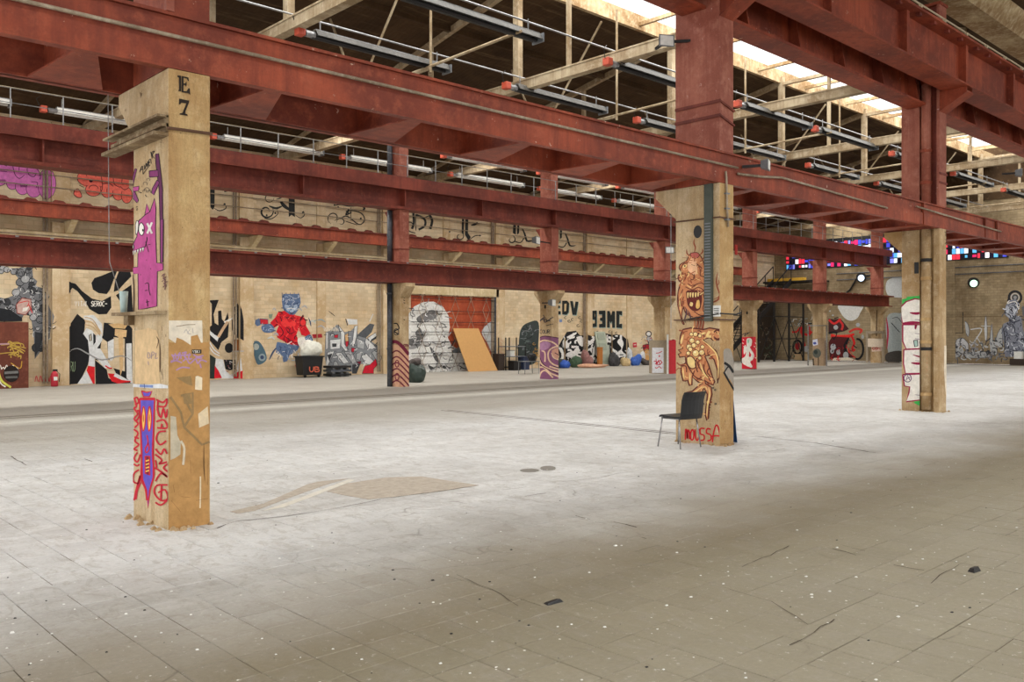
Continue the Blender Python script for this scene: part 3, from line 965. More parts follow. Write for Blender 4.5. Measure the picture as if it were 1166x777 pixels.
def scrib(P, x0, y0, x1, y1, n, cols, w, L=30, inside=None):
    """dense fan of short curved marks"""
    for k in range(n):
        for _ in range(20):
            x, y = rg.uniform(x0, x1), rg.uniform(y0, y1)
            if inside is None or inside(x, y): break
        a = rg.uniform(0, 6.28)
        l = L * rg.uniform(.5, 1.2)
        b = a + rg.uniform(-1.4, 1.4)
        P.line([(x, y), (x + l * math.cos(a) / 2, y + l * math.sin(a) / 2), (x + l * math.cos(a) / 2 + l * math.cos(b) / 2, y + l * math.sin(a) / 2 + l * math.sin(b) / 2)], w * rg.uniform(.6, 1.4), rg.choice(cols))


def inpoly(poly):
    def f(x, y):
        c = False
        j = len(poly) - 1
        for i in range(len(poly)):
            xi, yi = poly[i]; xj, yj = poly[j]
            if (yi > y) != (yj > y) and x < (xj - xi) * (y - yi) / (yj - yi) + xi: c = not c
            j = i
        return c
    return f




BLK, WHT, INK = (30, 30, 32), (232, 228, 220), (38, 24, 34)
PINK, PURP, DPUR = (184, 78, 140), (134, 60, 112), (98, 44, 82)

# ---- nearest pillar, left face: wolf, totem
P = Paint('X', PX[0], (140, 250, 6.47))
P.out([(125, 0), (240, 0), (245, 180), (250, 320), (282, 322), (298, 325), (298, 372), (255, 385), (252, 640), (180, 655), (115, 665), (112, 400), (58, 402), (55, 358), (110, 350), (112, 240), (70, 238), (60, 205), (75, 185), (105, 125), (108, 30)], PINK, INK, 6)
P.frame(140, 160, 7.77)
P.out([(195, 660), (212, 560), (240, 632)], PINK, INK, 6)
P.fill([(150, 700), (240, 628), (282, 512), (296, 600), (290, 777), (150, 777)], PINK)
P.line([(150, 705), (195, 662), (240, 632), (282, 512), (294, 600), (290, 777)], 7, INK, False)
P.out([(290, 122), (318, 115), (335, 260), (352, 420), (356, 777), (332, 777), (320, 420), (305, 300), (292, 200)], DPUR, INK, 7)
P.out([(235, 270), (312, 262), (316, 320), (235, 326)], PURP, INK, 8)
P.out([(304, 350), (325, 372), (275, 485), (255, 465), (262, 425)], PURP, INK, 6)
P.line([(118, 250), (98, 330), (80, 420), (64, 560), (60, 777)], 22, INK)
P.line([(118, 255), (98, 330), (80, 420), (64, 560), (60, 777)], 12, PURP)
P.out([(85, 415), (145, 405), (140, 445), (95, 452)], PINK, INK, 6)
P.out([(85, 455), (108, 452), (140, 530), (128, 555), (76, 495)], PURP, INK, 6)
# signature and curls
for pts in ([(150, 280), (175, 225), (180, 300)], [(160, 262), (182, 250)], [(190, 215), (196, 260)], [(200, 250), (208, 200), (216, 235), (224, 185), (232, 225)], [(240, 200), (232, 180), (246, 165), (254, 205)], [(248, 100), (262, 160), (256, 110), (282, 95), (262, 130), (284, 160)]):
    P.line(pts, 6, BLK)
P.line([(180, 300), (215, 250), (245, 215)], 4, BLK)
for cx, cy, r in ((200, 385, 18), (225, 350, 14), (195, 450, 16), (215, 440, 22), (235, 455, 14)):
    P.ring(cx, cy, r, r, 4, (90, 80, 70), 12, 150, 400)
for pts in ([(120, 590), (135, 585)], [(125, 620), (130, 600)], [(140, 455), (170, 465)], [(200, 480), (212, 500)]):
    P.line(pts, 6, BLK)
P.frame(140, 250, 6.47)
P.out([(95, 40), (105, 8), (118, 25), (112, 90), (98, 110)], WHT, INK, 5, True)
P.out([(138, 22), (158, 50), (156, 100), (138, 118), (120, 90), (122, 45)], WHT, INK, 6, True)
P.ell(150, 80, 6, 10, BLK)
P.line([(182, 28), (217, 104)], 15, WHT); P.line([(217, 22), (182, 104)], 15, WHT)
P.out([(60, 200), (72, 182), (84, 196), (78, 222), (62, 222)], WHT, INK, 7, True)
P.line([(66, 240), (110, 222), (168, 200), (180, 150), (180, 130)], 6, INK, False)
P.line([(170, 165), (192, 240)], 4, INK)
P.line([(185, 188), (205, 184)], 4, INK)
for x in (75, 92, 112, 132, 150):
    y = 238 - (x - 66) * 0.34
    P.out([(x - 8, y + 2), (x + 9, y - 4), (x + 3, y + 30)], WHT, INK, 3)
P.out([(277, 0), (302, 0), (298, 318), (280, 318)], PURP, INK, 6)
P.line([(70, 250), (62, 200), (52, 120), (50, 0)], 5, INK)
for pts in ([(165, 475), (190, 470), (195, 520), (205, 560)], [(165, 525), (185, 522)], [(175, 300), (180, 298)], [(205, 360), (210, 366)], [(132, 405), (138, 410)], [(180, 590), (186, 640)], [(172, 610), (198, 606)], [(245, 180), (252, 184)]):
    P.line(pts, 5, BLK)
for pts in ([(288, 420), (310, 400), (300, 440), (325, 420)], [(290, 460), (318, 440), (305, 480), (330, 455)], [(298, 500), (322, 480), (310, 520)]):
    P.line(pts, 5, (110, 70, 80))
P.line([(78, 405), (84, 520), (82, 690)], 7, (70, 48, 36))
P.build('wolf_graffiti', pillars[0], 'pink and purple wolf graffiti with one crossed eye and raised arms', clip=[((0, PY + .002, 0), (0, -1, 0)), ((0, PY + PD, 0), (0, 1, 0))])

P = Paint('X', PX[0] , (140, 430, 4.57))
RD, BL, YE = (196, 34, 54), (98, 84, 190), (238, 190, 92)
P.out([(88, 110), (166, 110), (162, 200), (158, 380), (160, 520), (140, 590), (132, 680), (124, 590), (102, 530), (98, 400), (92, 230)], BL, RD, 9)
P.out([(98, 70), (124, 78), (152, 72), (140, 100), (108, 100)], BL, RD, 7)
P.line([(88, 112), (166, 112)], 14, RD, False)
for cx in (108, 139):
    P.out([(cx - 9, 200), (cx, 150), (cx + 10, 190), (cx + 8, 250), (cx - 2, 280), (cx - 9, 240)], YE, RD, 6, True)
    P.ell(cx, 212, 3, 20, (190, 90, 50))
P.line([(126, 300), (132, 340), (118, 372), (124, 392), (138, 372), (132, 340)], 7, RD)
P.out([(118, 410), (140, 410), (140, 510), (118, 500)], (120, 30, 60), RD, 8)
for y in (430, 448, 466, 484): P.line([(120, y + 6), (138, y)], 7, YE if y % 36 else RD, False)
P.line([(90, 230), (100, 390), (96, 520), (118, 580), (126, 640)], 8, RD)
P.line([(164, 200), (156, 400), (164, 500), (146, 570), (134, 640)], 8, RD)
for pts in ([(60, 105), (72, 150), (60, 160), (78, 190), (60, 215), (80, 240), (62, 262)], [(58, 270), (80, 290), (64, 330), (84, 350), (60, 372), (78, 380)],
            [(78, 390), (60, 420), (78, 440), (92, 400)], [(86, 480), (60, 500), (56, 540), (84, 550), (92, 510), (70, 590), (60, 640)], [(94, 545), (76, 590), (70, 635)],
            [(62, 110), (76, 104), (84, 130), (64, 140)], [(70, 180), (84, 172), (88, 200), (70, 228)], [(62, 310), (86, 318)], [(58, 450), (76, 460), (88, 452)],
            [(176, 115), (210, 130), (232, 112), (222, 150), (180, 150)], [(180, 165), (200, 210), (212, 160), (226, 210), (234, 165)], [(176, 230), (216, 222), (232, 262), (180, 262)],
            [(226, 280), (190, 285), (176, 320), (196, 350), (228, 330)], [(172, 372), (200, 400), (216, 372), (232, 398)], [(170, 400), (205, 430), (190, 450), (232, 440)],
            [(168, 470), (200, 490), (236, 520), (200, 500), (172, 540)], [(240, 560), (180, 562), (166, 600), (200, 640), (236, 630), (222, 585), (186, 600)], [(204, 560), (200, 640)],
            [(232, 640), (200, 664), (172, 650)], [(186, 120), (182, 160), (190, 200)], [(206, 240), (202, 262)], [(172, 430), (178, 470)], [(236, 450), (214, 470), (236, 490)]):
    P.line(pts, 9, RD)
P.build('totem_graffiti', pillars[0], 'blue totem face between red scribbled lettering near the floor', clip=[((0, PY + .002, 0), (0, -1, 0)), ((0, PY + PD, 0), (0, 1, 0))])

P = Paint('X', PX[0], (140, 360, 7.77))
P.fill([(110, 130), (180, 120), (230, 105), (300, 130), (325, 200), (318, 330), (330, 600), (110, 600)], (214, 184, 140))
P.fill([(62, 600), (120, 603), (235, 607), (330, 600), (400, 615), (400, 640), (260, 640), (150, 632), (60, 628)], (218, 220, 222))
P.line([(150, 618), (270, 624)], 22, (120, 140, 190), False)
P.line([(190, 600), (196, 640)], 6, (60, 70, 120), False)
for pts in ([(345, 90), (350, 130)], [(300, 180), (318, 220), (300, 290)], [(330, 240), (332, 420), (330, 500)], [(350, 470), (356, 560)], [(340, 480), (345, 520)]):
    P.line(pts, 9, (96, 72, 52), True, True)
for pts in ([(225, 320), (222, 370), (245, 365), (235, 320)], [(255, 380), (262, 320), (285, 330), (265, 350)], [(300, 325), (290, 375), (315, 370)], [(228, 400), (232, 435)]):
    P.line(pts, 4, (120, 110, 150))
P.build('plaster_patch', pillars[0], clip=[((0, PY + .002, 0), (0, -1, 0)), ((0, PY + PD, 0), (0, 1, 0))])

# right face of the nearest pillar
P = Paint('Y', PY, (140, 360, 7.77))
P.fill([(405, 230), (465, 240), (475, 190), (530, 205), (600, 250), (602, 175), (660, 160), (690, 235), (760, 230), (760, 1862), (405, 1890)], (180, 138, 86))
P.fill([(405, 40), (700, 40), (705, 236), (690, 236), (660, 165), (600, 180), (600, 258), (530, 212), (475, 190), (465, 240), (405, 200)], (222, 212, 194))
P.line([(470, 92), (520, 86), (560, 78), (640, 76)], 7, (150, 134, 110))
for pts in ([(540, 150), (560, 120), (575, 160)], [(590, 120), (575, 150), (600, 160)], [(615, 110), (620, 150)]): P.line(pts, 4, (150, 145, 150))
PV = (172, 136, 178)
for pts in ([(430, 340), (450, 375), (440, 400), (425, 395)], [(460, 330), (470, 380), (490, 375), (492, 330)], [(500, 320), (515, 380)], [(520, 330), (560, 320), (540, 350), (565, 380)], [(590, 330), (580, 380), (610, 375)],
            [(420, 410), (470, 395), (520, 415)], [(530, 400), (560, 380), (590, 420), (640, 380), (660, 420), (690, 390), (740, 405)], [(620, 340), (660, 360), (710, 350)], [(640, 370), (700, 372)], [(440, 350), (600, 345)], [(680, 420), (690, 460)], [(470, 480), (520, 455), (590, 460)]):
    P.line(pts, 12, PV)
P.fill([(608, 297), (693, 297), (693, 332), (608, 332)], BLK)
P.text('VSKI', 616, 326, 22, 13, 4, WHT, gap=.4)
P.fill([(470, 545), (600, 530), (615, 620), (560, 600)], (150, 124, 84))
P.fill([(525, 690), (590, 680), (612, 777), (540, 777)], (150, 124, 84))
P.fill([(640, 535), (660, 530), (700, 545), (698, 655), (668, 655), (636, 650)], (228, 214, 186))
P.frame(140, 430, 4.57)
for pts in ([(246, 100), (300, 180), (318, 260), (360, 300), (410, 350), (450, 335)], [(312, 90), (340, 150), (362, 190)], [(316, 260), (345, 215), (362, 190), (362, 80), (300, 95)]):
    P.line(pts, 12, (148, 122, 84), False)
P.fill([(246, 200), (275, 205), (282, 300), (300, 340), (298, 400), (270, 420), (246, 430)], (190, 180, 158))
P.fill([(390, 190), (440, 150), (446, 240), (395, 262)], (214, 196, 164))
P.line([(300, 330), (318, 370), (312, 455)], 12, (206, 194, 170))
P.line([(402, 515), (402, 600), (400, 680)], 7, (222, 206, 174))
for pts in ([(350, 430), (352, 500)], [(420, 345), (420, 460), (425, 540)], [(442, 420), (440, 560)], [(260, 560), (268, 600)], [(300, 620), (350, 625)], [(250, 640), (300, 700)], [(380, 640), (440, 630)]):
    P.line(pts, 5, (96, 70, 46), True, True)
P.frame(130, 70, 7.06)
K = (46, 38, 32)
P.fill([(508, 112), (536, 116), (536, 242), (512, 238), (520, 225), (518, 130), (505, 124)], K)
P.fill([(540, 117), (595, 130), (600, 158), (592, 158), (582, 138), (556, 132), (556, 178), (570, 178), (574, 165), (580, 166), (580, 202), (574, 202), (570, 190), (556, 190), (556, 240), (580, 240), (596, 215), (606, 218), (610, 272), (596, 256), (540, 248)], K)
P.fill([(520, 300), (602, 316), (600, 330), (572, 400), (570, 420), (588, 428), (588, 438), (524, 428), (524, 420), (548, 414), (578, 338), (536, 332), (530, 346), (520, 344)], K)
P.build('painted_marks', pillars[0], 'black stencilled E over 7 above worn white and ochre paint layers', clip=[((PX[0] + .001, 0, 0), (-1, 0, 0)), ((PX[0] + PW, 0, 0), (1, 0, 0))])

# ---- chair pillar, left face: orange monster
OR, DO, CR, MA = (200, 134, 92), (150, 84, 60), (236, 206, 140), (98, 50, 44)
P = Paint('X', PX[1], (765, 270, 7.06), 0.001)
P.out([(175, 130), (215, 135), (250, 190), (275, 290), (290, 420), (285, 560), (280, 640), (230, 655), (160, 640), (110, 610), (95, 560), (80, 640), (100, 700), (85, 690), (60, 600), (45, 520), (55, 420), (75, 370), (60, 355), (50, 320), (80, 290), (60, 250), (70, 220), (120, 190), (140, 145)], OR, MA, 8, True)
for pts in ([(180, 130), (190, 85), (178, 50), (182, 15)], [(140, 150), (122, 130), (120, 100)], [(225, 145), (248, 120), (245, 95)], [(240, 190), (262, 160), (255, 145)], [(130, 170), (85, 165)]):
    P.line(pts, 12, DO, True, True)
P.out([(150, 130), (200, 125), (222, 145), (200, 170), (160, 165)], (196, 104, 96), MA, 6, True)
P.fill([(135, 185), (190, 180), (205, 290), (160, 300), (130, 260)], (238, 190, 150), True)
P.ell(105, 235, 20, 12, CR, rot=-.5); P.ell(105, 233, 6, 7, BLK)
P.ell(215, 235, 18, 10, DO, rot=.6); P.ell(214, 235, 9, 5, CR)
for pts in ([(70, 260), (95, 215), (130, 210)], [(52, 320), (60, 350), (100, 345), (125, 300)], [(200, 215), (240, 250), (268, 300)], [(235, 260), (230, 310), (275, 320)], [(160, 295), (185, 320), (165, 345), (150, 335)], [(130, 375), (165, 395), (200, 380), (240, 370), (280, 400)],
            [(110, 400), (165, 425), (215, 405), (262, 440), (275, 520)], [(90, 420), (70, 480), (75, 560)], [(65, 400), (50, 460), (60, 560)], [(95, 480), (85, 540), (110, 600), (150, 625)], [(240, 440), (262, 500), (250, 580), (270, 620)], [(180, 600), (230, 630), (280, 625)]):
    P.line(pts, 7, MA)
for pts in ([(80, 450), (64, 520), (74, 600)], [(285, 470), (275, 560)], [(120, 385), (160, 408), (210, 392)], [(215, 610), (270, 600)], [(80, 270), (70, 310), (90, 330)]):
    P.line(pts, 8, CR, True, True)
P.out([(118, 440), (165, 430), (225, 440), (240, 500), (222, 580), (170, 590), (130, 540)], (104, 44, 40), MA, 7, True)
for x, h in ((130, 46), (150, 40), (170, 42), (192, 40), (212, 34)):
    P.out([(x - 9, 448), (x + 9, 446), (x + 6, 448 + h * .8), (x, 448 + h), (x - 7, 448 + h * .8)], CR, MA, 4, True)
P.out([(150, 520), (172, 530), (165, 560), (142, 550)], CR, MA, 4, True)
P.out([(200, 510), (222, 505), (228, 560), (206, 580), (190, 560)], (232, 186, 110), MA, 5, True)
for pts in ([(105, 560), (120, 600), (105, 660), (110, 690)], [(130, 590), (150, 640), (145, 680)]): P.line(pts, 12, (90, 66, 76), True, True)
P.line([(320, 530), (375, 500), (400, 430)], 16, DO, True, True)
P.line([(340, 500), (385, 470), (365, 400), (360, 340), (370, 285)], 13, DO, True, True)
P.line([(365, 390), (380, 370), (375, 340)], 8, DO, True, True)
HEAD = [(175, 130), (215, 135), (250, 190), (275, 290), (290, 420), (285, 560), (270, 630), (245, 600), (262, 500), (240, 430), (165, 415), (110, 430), (95, 540), (60, 520), (75, 370), (60, 320), (80, 260), (120, 190)]
scrib(P, 50, 130, 290, 630, 34, [DO, (228, 170, 124), (176, 104, 72)], 8, 46, inpoly(HEAD))
scrib(P, 50, 130, 290, 630, 22, [MA, CR], 5, 40, inpoly(HEAD))
for x in (175, 198, 222, 246): P.line([(x, 640), (x + 10, 690), (x - 4, 770)], 14, OR if x % 2 else DO)
for x in (186, 212, 236): P.line([(x, 650), (x + 6, 700), (x, 770)], 5, MA)
P.frame(765, 370, 5.55)
P.out([(70, 30), (120, 20), (200, 30), (240, 20), (300, 30), (318, 60), (300, 95), (262, 98), (240, 80), (200, 95), (235, 130), (280, 165), (305, 230), (302, 330), (290, 370), (290, 290), (268, 220), (235, 190), (210, 200), (232, 250), (258, 330), (272, 360), (262, 382), (235, 370), (205, 350), (215, 372), (250, 395), (255, 440), (236, 510), (232, 590), (222, 605), (212, 570), (220, 500), (226, 440), (205, 402), (180, 440), (140, 450), (75, 448), (90, 430), (130, 420), (170, 385), (195, 372), (165, 360), (130, 330), (128, 380), (112, 385), (100, 350), (90, 355), (72, 355), (58, 300), (60, 260), (90, 240), (85, 200), (50, 205), (42, 185), (60, 178), (42, 160), (70, 150), (50, 120), (55, 70)], OR, MA, 9)
BODY = [(70, 30), (200, 30), (300, 30), (300, 80), (240, 80), (200, 95), (290, 200), (300, 330), (270, 210), (210, 200), (260, 360), (205, 350), (250, 400), (232, 560), (212, 570), (226, 440), (205, 402), (90, 440), (190, 370), (130, 330), (72, 345), (60, 260), (85, 200), (60, 120)]
scrib(P, 50, 20, 310, 600, 46, [DO, (228, 176, 118), (170, 100, 66)], 8, 44, inpoly(BODY))
scrib(P, 50, 20, 310, 600, 30, [MA, CR], 5, 40, inpoly(BODY))
for cx, cy, r in ((128, 100, 17), (165, 110, 14), (110, 140, 18), (152, 180, 22), (190, 175, 18), (118, 155, 14), (140, 130, 16), (178, 210, 12), (150, 60, 15), (178, 70, 12), (125, 60, 12), (105, 180, 13), (195, 140, 13)):
    P.out([(cx + r * math.cos(t), cy + r * math.sin(t)) for t in [k * math.pi / 5 for k in range(10)]], CR, MA, 4)
    P.ell(cx - r * .25, cy - r * .3, r * .35, r * .3, (246, 232, 190), 8)
P.line([(75, 60), (62, 100), (60, 122)], 14, CR, True, True)
P.ring(290, 62, 26, 28, 9, MA, 14, -150, 140)
P.line([(240, 40), (225, 70), (250, 75)], 16, CR)
P.out([(95, 205), (125, 200), (150, 230), (150, 270), (120, 275), (98, 245)], CR, MA, 7, True)
P.line([(190, 95), (240, 135), (285, 190), (295, 270), (292, 340)], 9, CR, True, True)
for x, y in ((250, 130), (265, 138), (280, 150), (290, 165)): P.line([(x, y + 8), (x + 8, y - 22)], 6, MA, False, True)
P.line([(70, 270), (75, 320), (80, 345)], 10, CR, True, True)
P.line([(112, 300), (116, 350), (118, 375)], 10, CR, True, True)
for pts in ([(90, 240), (120, 290), (150, 330), (200, 352)], [(160, 230), (180, 280), (230, 330)], [(200, 250), (210, 300), (245, 355)], [(240, 270), (225, 300), (250, 330)], [(60, 262), (90, 262), (95, 300)], [(130, 330), (145, 290)], [(160, 210), (150, 250), (165, 300)]):
    P.line(pts, 7, MA)
for pts in ([(180, 240), (200, 300), (232, 340)], [(232, 395), (240, 440), (226, 520), (222, 580)], [(85, 440), (140, 428), (190, 392)], [(248, 340), (262, 372)]):
    P.line(pts, 10, CR, True, True)
for y in range(0, 9): P.ell(252 - y * 2.6, 455 + y * 17, 4, 6, MA, 8)
for x, y in ((275, 412), (200, 500), (278, 500), (185, 465), (262, 400), (170, 480), (190, 480)): P.ell(x, y, 9, 8, (110, 96, 80), 7)
P.frame(740, 440, 10.36)
R2 = (206, 38, 48)
for pts in ([(420, 630), (425, 510), (440, 540), (445, 620), (450, 520), (468, 540), (470, 625)], [(500, 510), (482, 560), (490, 630), (515, 620), (520, 540), (502, 508)], [(535, 510), (540, 600), (560, 640), (582, 590), (580, 505)],
            [(650, 500), (600, 500), (598, 560), (640, 580), (640, 630), (600, 640)], [(720, 510), (680, 500), (670, 550), (718, 575), (722, 630), (680, 645)], [(740, 660), (752, 560), (775, 475), (788, 460), (805, 475), (825, 550), (838, 625)], [(730, 590), (790, 585), (855, 592)], [(855, 590), (840, 620), (860, 660), (880, 640)]):
    P.line(pts, 17, R2)
P.build('monster_mural', pillars[1], 'long orange and cream monster mural over red lettering MOUSSA', clip=[((0, PY + .002, 0), (0, -1, 0)), ((0, PY + PD, 0), (0, 1, 0))])
P = Paint('Y', PY, (765, 370, 5.55), 0.001)
P.fill([(325, 190), (328, 160), (345, 150), (370, 158), (385, 200), (398, 270), (400, 400), (370, 350), (340, 320), (330, 260)], (150, 142, 132), True)
P.line([(328, 300), (350, 340), (385, 400), (402, 425)], 12, BLK)
P.line([(330, 240), (362, 262), (388, 302)], 16, BLK); P.line([(330, 300), (350, 270), (362, 262)], 8, BLK)
P.line([(365, 425), (368, 550)], 6, (80, 60, 40), True, True)
P.line([(345, 400), (348, 470)], 4, (120, 96, 60), True, True)
P.build('black_curl_tag', pillars[1], 'black curl on a grey shape', clip=[((PX[1] + .001, 0, 0), (-1, 0, 0)), ((PX[1] + PW, 0, 0), (1, 0, 0))])

# ---- right pillar: white bubble letters on its left face
P = Paint('X', PX[2], (1020, 320, 5.01), 0.0012)
GR = (62, 176, 84)
P.fill([(36, 105), (60, 100), (66, 90), (130, 86), (150, 78), (160, 110), (170, 200), (36, 200)], GR)
P.fill([(100, 690), (172, 680), (172, 720), (140, 715), (110, 700)], GR)
BR = (150, 30, 70)
P.out([(30, 200), (28, 150), (60, 118), (110, 102), (172, 112), (172, 240), (40, 245)], WHT, BR, 8, False)
P.out([(40, 250), (172, 250), (172, 385), (60, 390), (40, 345)], WHT, BR, 8)
P.out([(46, 392), (172, 388), (172, 525), (56, 530), (44, 470)], WHT, BR, 8)
P.out([(40, 535), (172, 530), (172, 570), (150, 590), (172, 675), (60, 690), (75, 640), (80, 605), (50, 600)], WHT, BR, 8)
P.line([(80, 182), (120, 186), (165, 178)], 15, BR, True, True)
P.line([(165, 120), (162, 225)], 7, BR); P.line([(40, 240), (100, 236), (168, 242)], 12, BR, True, True)
P.line([(112, 250), (112, 275), (120, 250)], 8, BR)
P.out([(102, 340), (124, 338), (126, 372), (108, 376)], (170, 200, 190), (60, 50, 60), 5)
P.line([(98, 422), (150, 436), (172, 432)], 10, BR, True, True); P.line([(88, 468), (130, 472), (172, 466)], 15, BR, True, True)
P.ring(68, 555, 21, 22, 5, (90, 60, 100)); P.line([(60, 568), (68, 540), (80, 566)], 5, (90, 60, 100), False); P.line([(66, 558), (82, 550)], 4, (90, 60, 100))
P.line([(142, 590), (150, 640), (160, 672)], 9, BR)
P.ring(148, 352, 12, 10, 4, (60, 50, 60), 10)
for y in (220, 300, 330, 455, 650): P.line([(110, y), (150, y + 4)], 3, (120, 90, 120))
P.build('bubble_letters', pillars[2], 'white bubble letters outlined in dark red with green edges', clip=[((0, PY + .42, 0), (0, -1, 0)), ((0, PY + PD, 0), (0, 1, 0))])
P = Paint('X', PX[2] - 0.10, (1020, 320, 5.01), 0.0012)
for k, y in enumerate((130, 150, 170, 190, 215)): P.line([(185, y), (205, y - 8), (190, y + 8), (212, y + 6)], 4, (170, 60, 40))
for k, y in enumerate((405, 425, 445, 468, 490, 510, 540)): P.line([(178, y), (200, y + 10), (186, y + 14), (212, y + 2)], 6, (224, 92, 72))
P.build('red_scribble', pillars[2], 'red scribbles down the drain pipe', clip=[((0, PY + .22, 0), (0, -1, 0)), ((0, PY + .34, 0), (0, 1, 0))])
P = Paint('Y', PY, (1020, 320, 5.01), 0.0012)
P.fill([(276, 370), (304, 368), (306, 745), (290, 690), (280, 600), (274, 500)], (222, 210, 188))
P.frame(1000, 230, 7.02)
P.line([(528, 240), (548, 240)], 4, K); P.line([(538, 240), (538, 275)], 4, K); P.line([(530, 300), (548, 310), (532, 335)], 4, K)
P.build('painted_marks', pillars[2], clip=[((PX[2], 0, 0), (-1, 0, 0)), ((PX[2] + PW, 0, 0), (1, 0, 0))])

# ---- rear pillars: paintings wrapping both faces
def wrap(fn, k, name, label):
    x = QX[k]
    for ax, val, clip in (('X', x, [((0, QY + .002, 0), (0, -1, 0)), ((0, QY + QD, 0), (0, 1, 0))]), ('Y', QY, [((x, 0, 0), (-1, 0, 0)), ((x + QW, 0, 0), (1, 0, 0))])):
        Pn = Paint(ax, val, (0, 0, 1), 0.0015)
        fn(Pn)
        Pn.build(name, qp[k], label, clip=clip)


def q1(P):
    P.frame(430, 330, 6.757)
    P.fill([(60, 470), (110, 420), (170, 430), (240, 470), (240, 760), (60, 760)], (206, 160, 130))
    W = (112, 36, 58)
    P.line([(70, 440), (110, 405), (160, 410), (240, 500)], 26, W)
    for k in range(6):
        y = 470 + k * 46
        P.line([(80, y + 70), (110, y + 20), (150, y), (190, y + 30), (245, y + 90)], 11, W)
    for cy in (570, 670): P.ring(150, cy, 14, 26, 8, W)
    P.ring(215, 440, 26, 18, 6, W, 12, 180, 360); P.ring(218, 442, 14, 10, 5, W, 12, 180, 360)
    P.line([(125, 262), (150, 262), (165, 300), (130, 320), (165, 345)], 9, BLK)
    P.ring(145, 325, 18, 24, 6, (50, 50, 60))
    for y in (60, 80, 100, 230): P.line([(196, y), (208, y + 4)], 6, K)


def q2(P):
    P.frame(560, 335, 7.77)
    P.fill([(405, 385), (480, 370), (590, 385), (590, 760), (405, 760)], (132, 84, 116))
    C2 = (222, 190, 160)
    for pts in ([(415, 430), (460, 410), (520, 420), (560, 440), (590, 470)], [(590, 460), (530, 480), (500, 520), (505, 580), (540, 620), (590, 640)], [(415, 560), (440, 620), (500, 660), (590, 690)], [(420, 740), (440, 690), (480, 680), (540, 740)],
                [(530, 520), (545, 560), (590, 580)], [(415, 650), (460, 650), (520, 700), (590, 730)], [(440, 500), (470, 520), (470, 600)], [(510, 640), (590, 665)]):
        P.line(pts, 13, C2)
    P.fill([(420, 450), (470, 420), (520, 440), (500, 480), (440, 500)], (170, 126, 160), True)
    P.fill([(530, 500), (590, 480), (590, 570), (550, 560)], (200, 150, 130), True)
    for pts in ([(410, 392), (470, 372), (590, 390)], [(410, 600), (450, 640), (590, 710)], [(415, 520), (440, 600), (480, 640)], [(555, 520), (590, 540)], [(540, 640), (590, 655)]):
        P.line(pts, 7, (70, 30, 60))
    P.text('COUR', 425, 350, 34, 18, 5, (60, 60, 66))
    P.line([(425, 240), (460, 210), (470, 250), (540, 205)], 9, (50, 50, 60)); P.line([(440, 225), (520, 240)], 7, (50, 50, 60)); P.line([(455, 185), (490, 235)], 6, (50, 50, 60)); P.line([(480, 280), (540, 265)], 6, (50, 50, 60))
    P.ell(473, 112, 8, 18, BLK)


def q4(P):
    P.frame(835, 330, 7.77)
    P.fill([(68, 422), (198, 416), (204, 700), (72, 700)], (206, 40, 58))
    P.fill([(118, 440), (145, 428), (165, 445), (162, 490), (148, 510), (165, 540), (185, 580), (172, 620), (150, 640), (170, 680), (150, 688), (85, 655), (75, 615), (105, 590), (112, 550), (95, 575), (92, 525), (105, 490), (118, 505)], WHT, True)
    P.fill([(142, 545), (160, 575), (150, 600), (138, 590)], (206, 40, 58))
    P.ell(133, 458, 9, 16, (150, 200, 170))
    for x, y in ((85, 440), (80, 470), (90, 500), (190, 470), (195, 520), (190, 600), (180, 500)): P.line([(x, y), (x + 10, y + 8)], 6, WHT)
    P.line([(80, 400), (110, 385), (100, 410), (140, 380)], 6, (60, 60, 60)); P.line([(90, 392), (150, 378)], 5, (60, 60, 60))
    P.fill([(72, 700), (204, 700), (204, 708), (72, 708)], (60, 30, 30))
    P.ell(124, 206, 8, 14, BLK)


def q5(P):
    P.frame(890, 340, 8.33)
    P.fill([(270, 375), (425, 375), (425, 640), (270, 640)], (160, 136, 110))
    P.fill([(285, 395), (340, 385), (345, 440), (300, 450)], (200, 204, 222))
    P.ell(335, 520, 40, 44, (90, 92, 84)); P.ell(325, 510, 18, 20, (50, 60, 58)); P.ell(315, 425, 16, 12, (70, 80, 150))
    P.line([(270, 380), (272, 640)], 9, (110, 96, 120)); P.line([(300, 570), (305, 640)], 12, (60, 52, 44)); P.line([(350, 560), (350, 640)], 10, (80, 66, 50)); P.line([(410, 400), (416, 630)], 8, (120, 100, 90))


def q6(P):
    P.frame(890, 340, 8.33)
    P.fill([(850, 440), (950, 436), (952, 500), (855, 506)], (222, 196, 180))
    P.text('CON', 862, 486, 26, 20, 6, (206, 66, 60))
    P.line([(905, 110), (900, 360)], 10, (90, 70, 50))


for a_ in ((q1, 2, 'wave_painting', 'dark red wavy lines on cream'), (q2, 3, 'wave_painting', 'purple and cream swirling waves'), (q4, 5, 'figure_panel', 'red panel with a white crouching figure'), (q5, 6, 'paint_patches', 'grey and white paint patches'), (q6, 7, 'paint_patches', 'small white notice with red letters')):
    wrap(*a_)

# ------------------------------------------------------------------ murals on the back wall
ST = []
for k in range(0, 8):
    x = 8.97 + 6.55 * k
    ST.append((x - 0.28, x + 0.28, 0.14))
    if k: ST.append((x - 3.27 - .2, x - 3.27 + .2, 0.08))
STU = [(a, b, d * .72) for a, b, d in ST]
WB = lambda f: Paint('Y', WY, f, 0.0015)
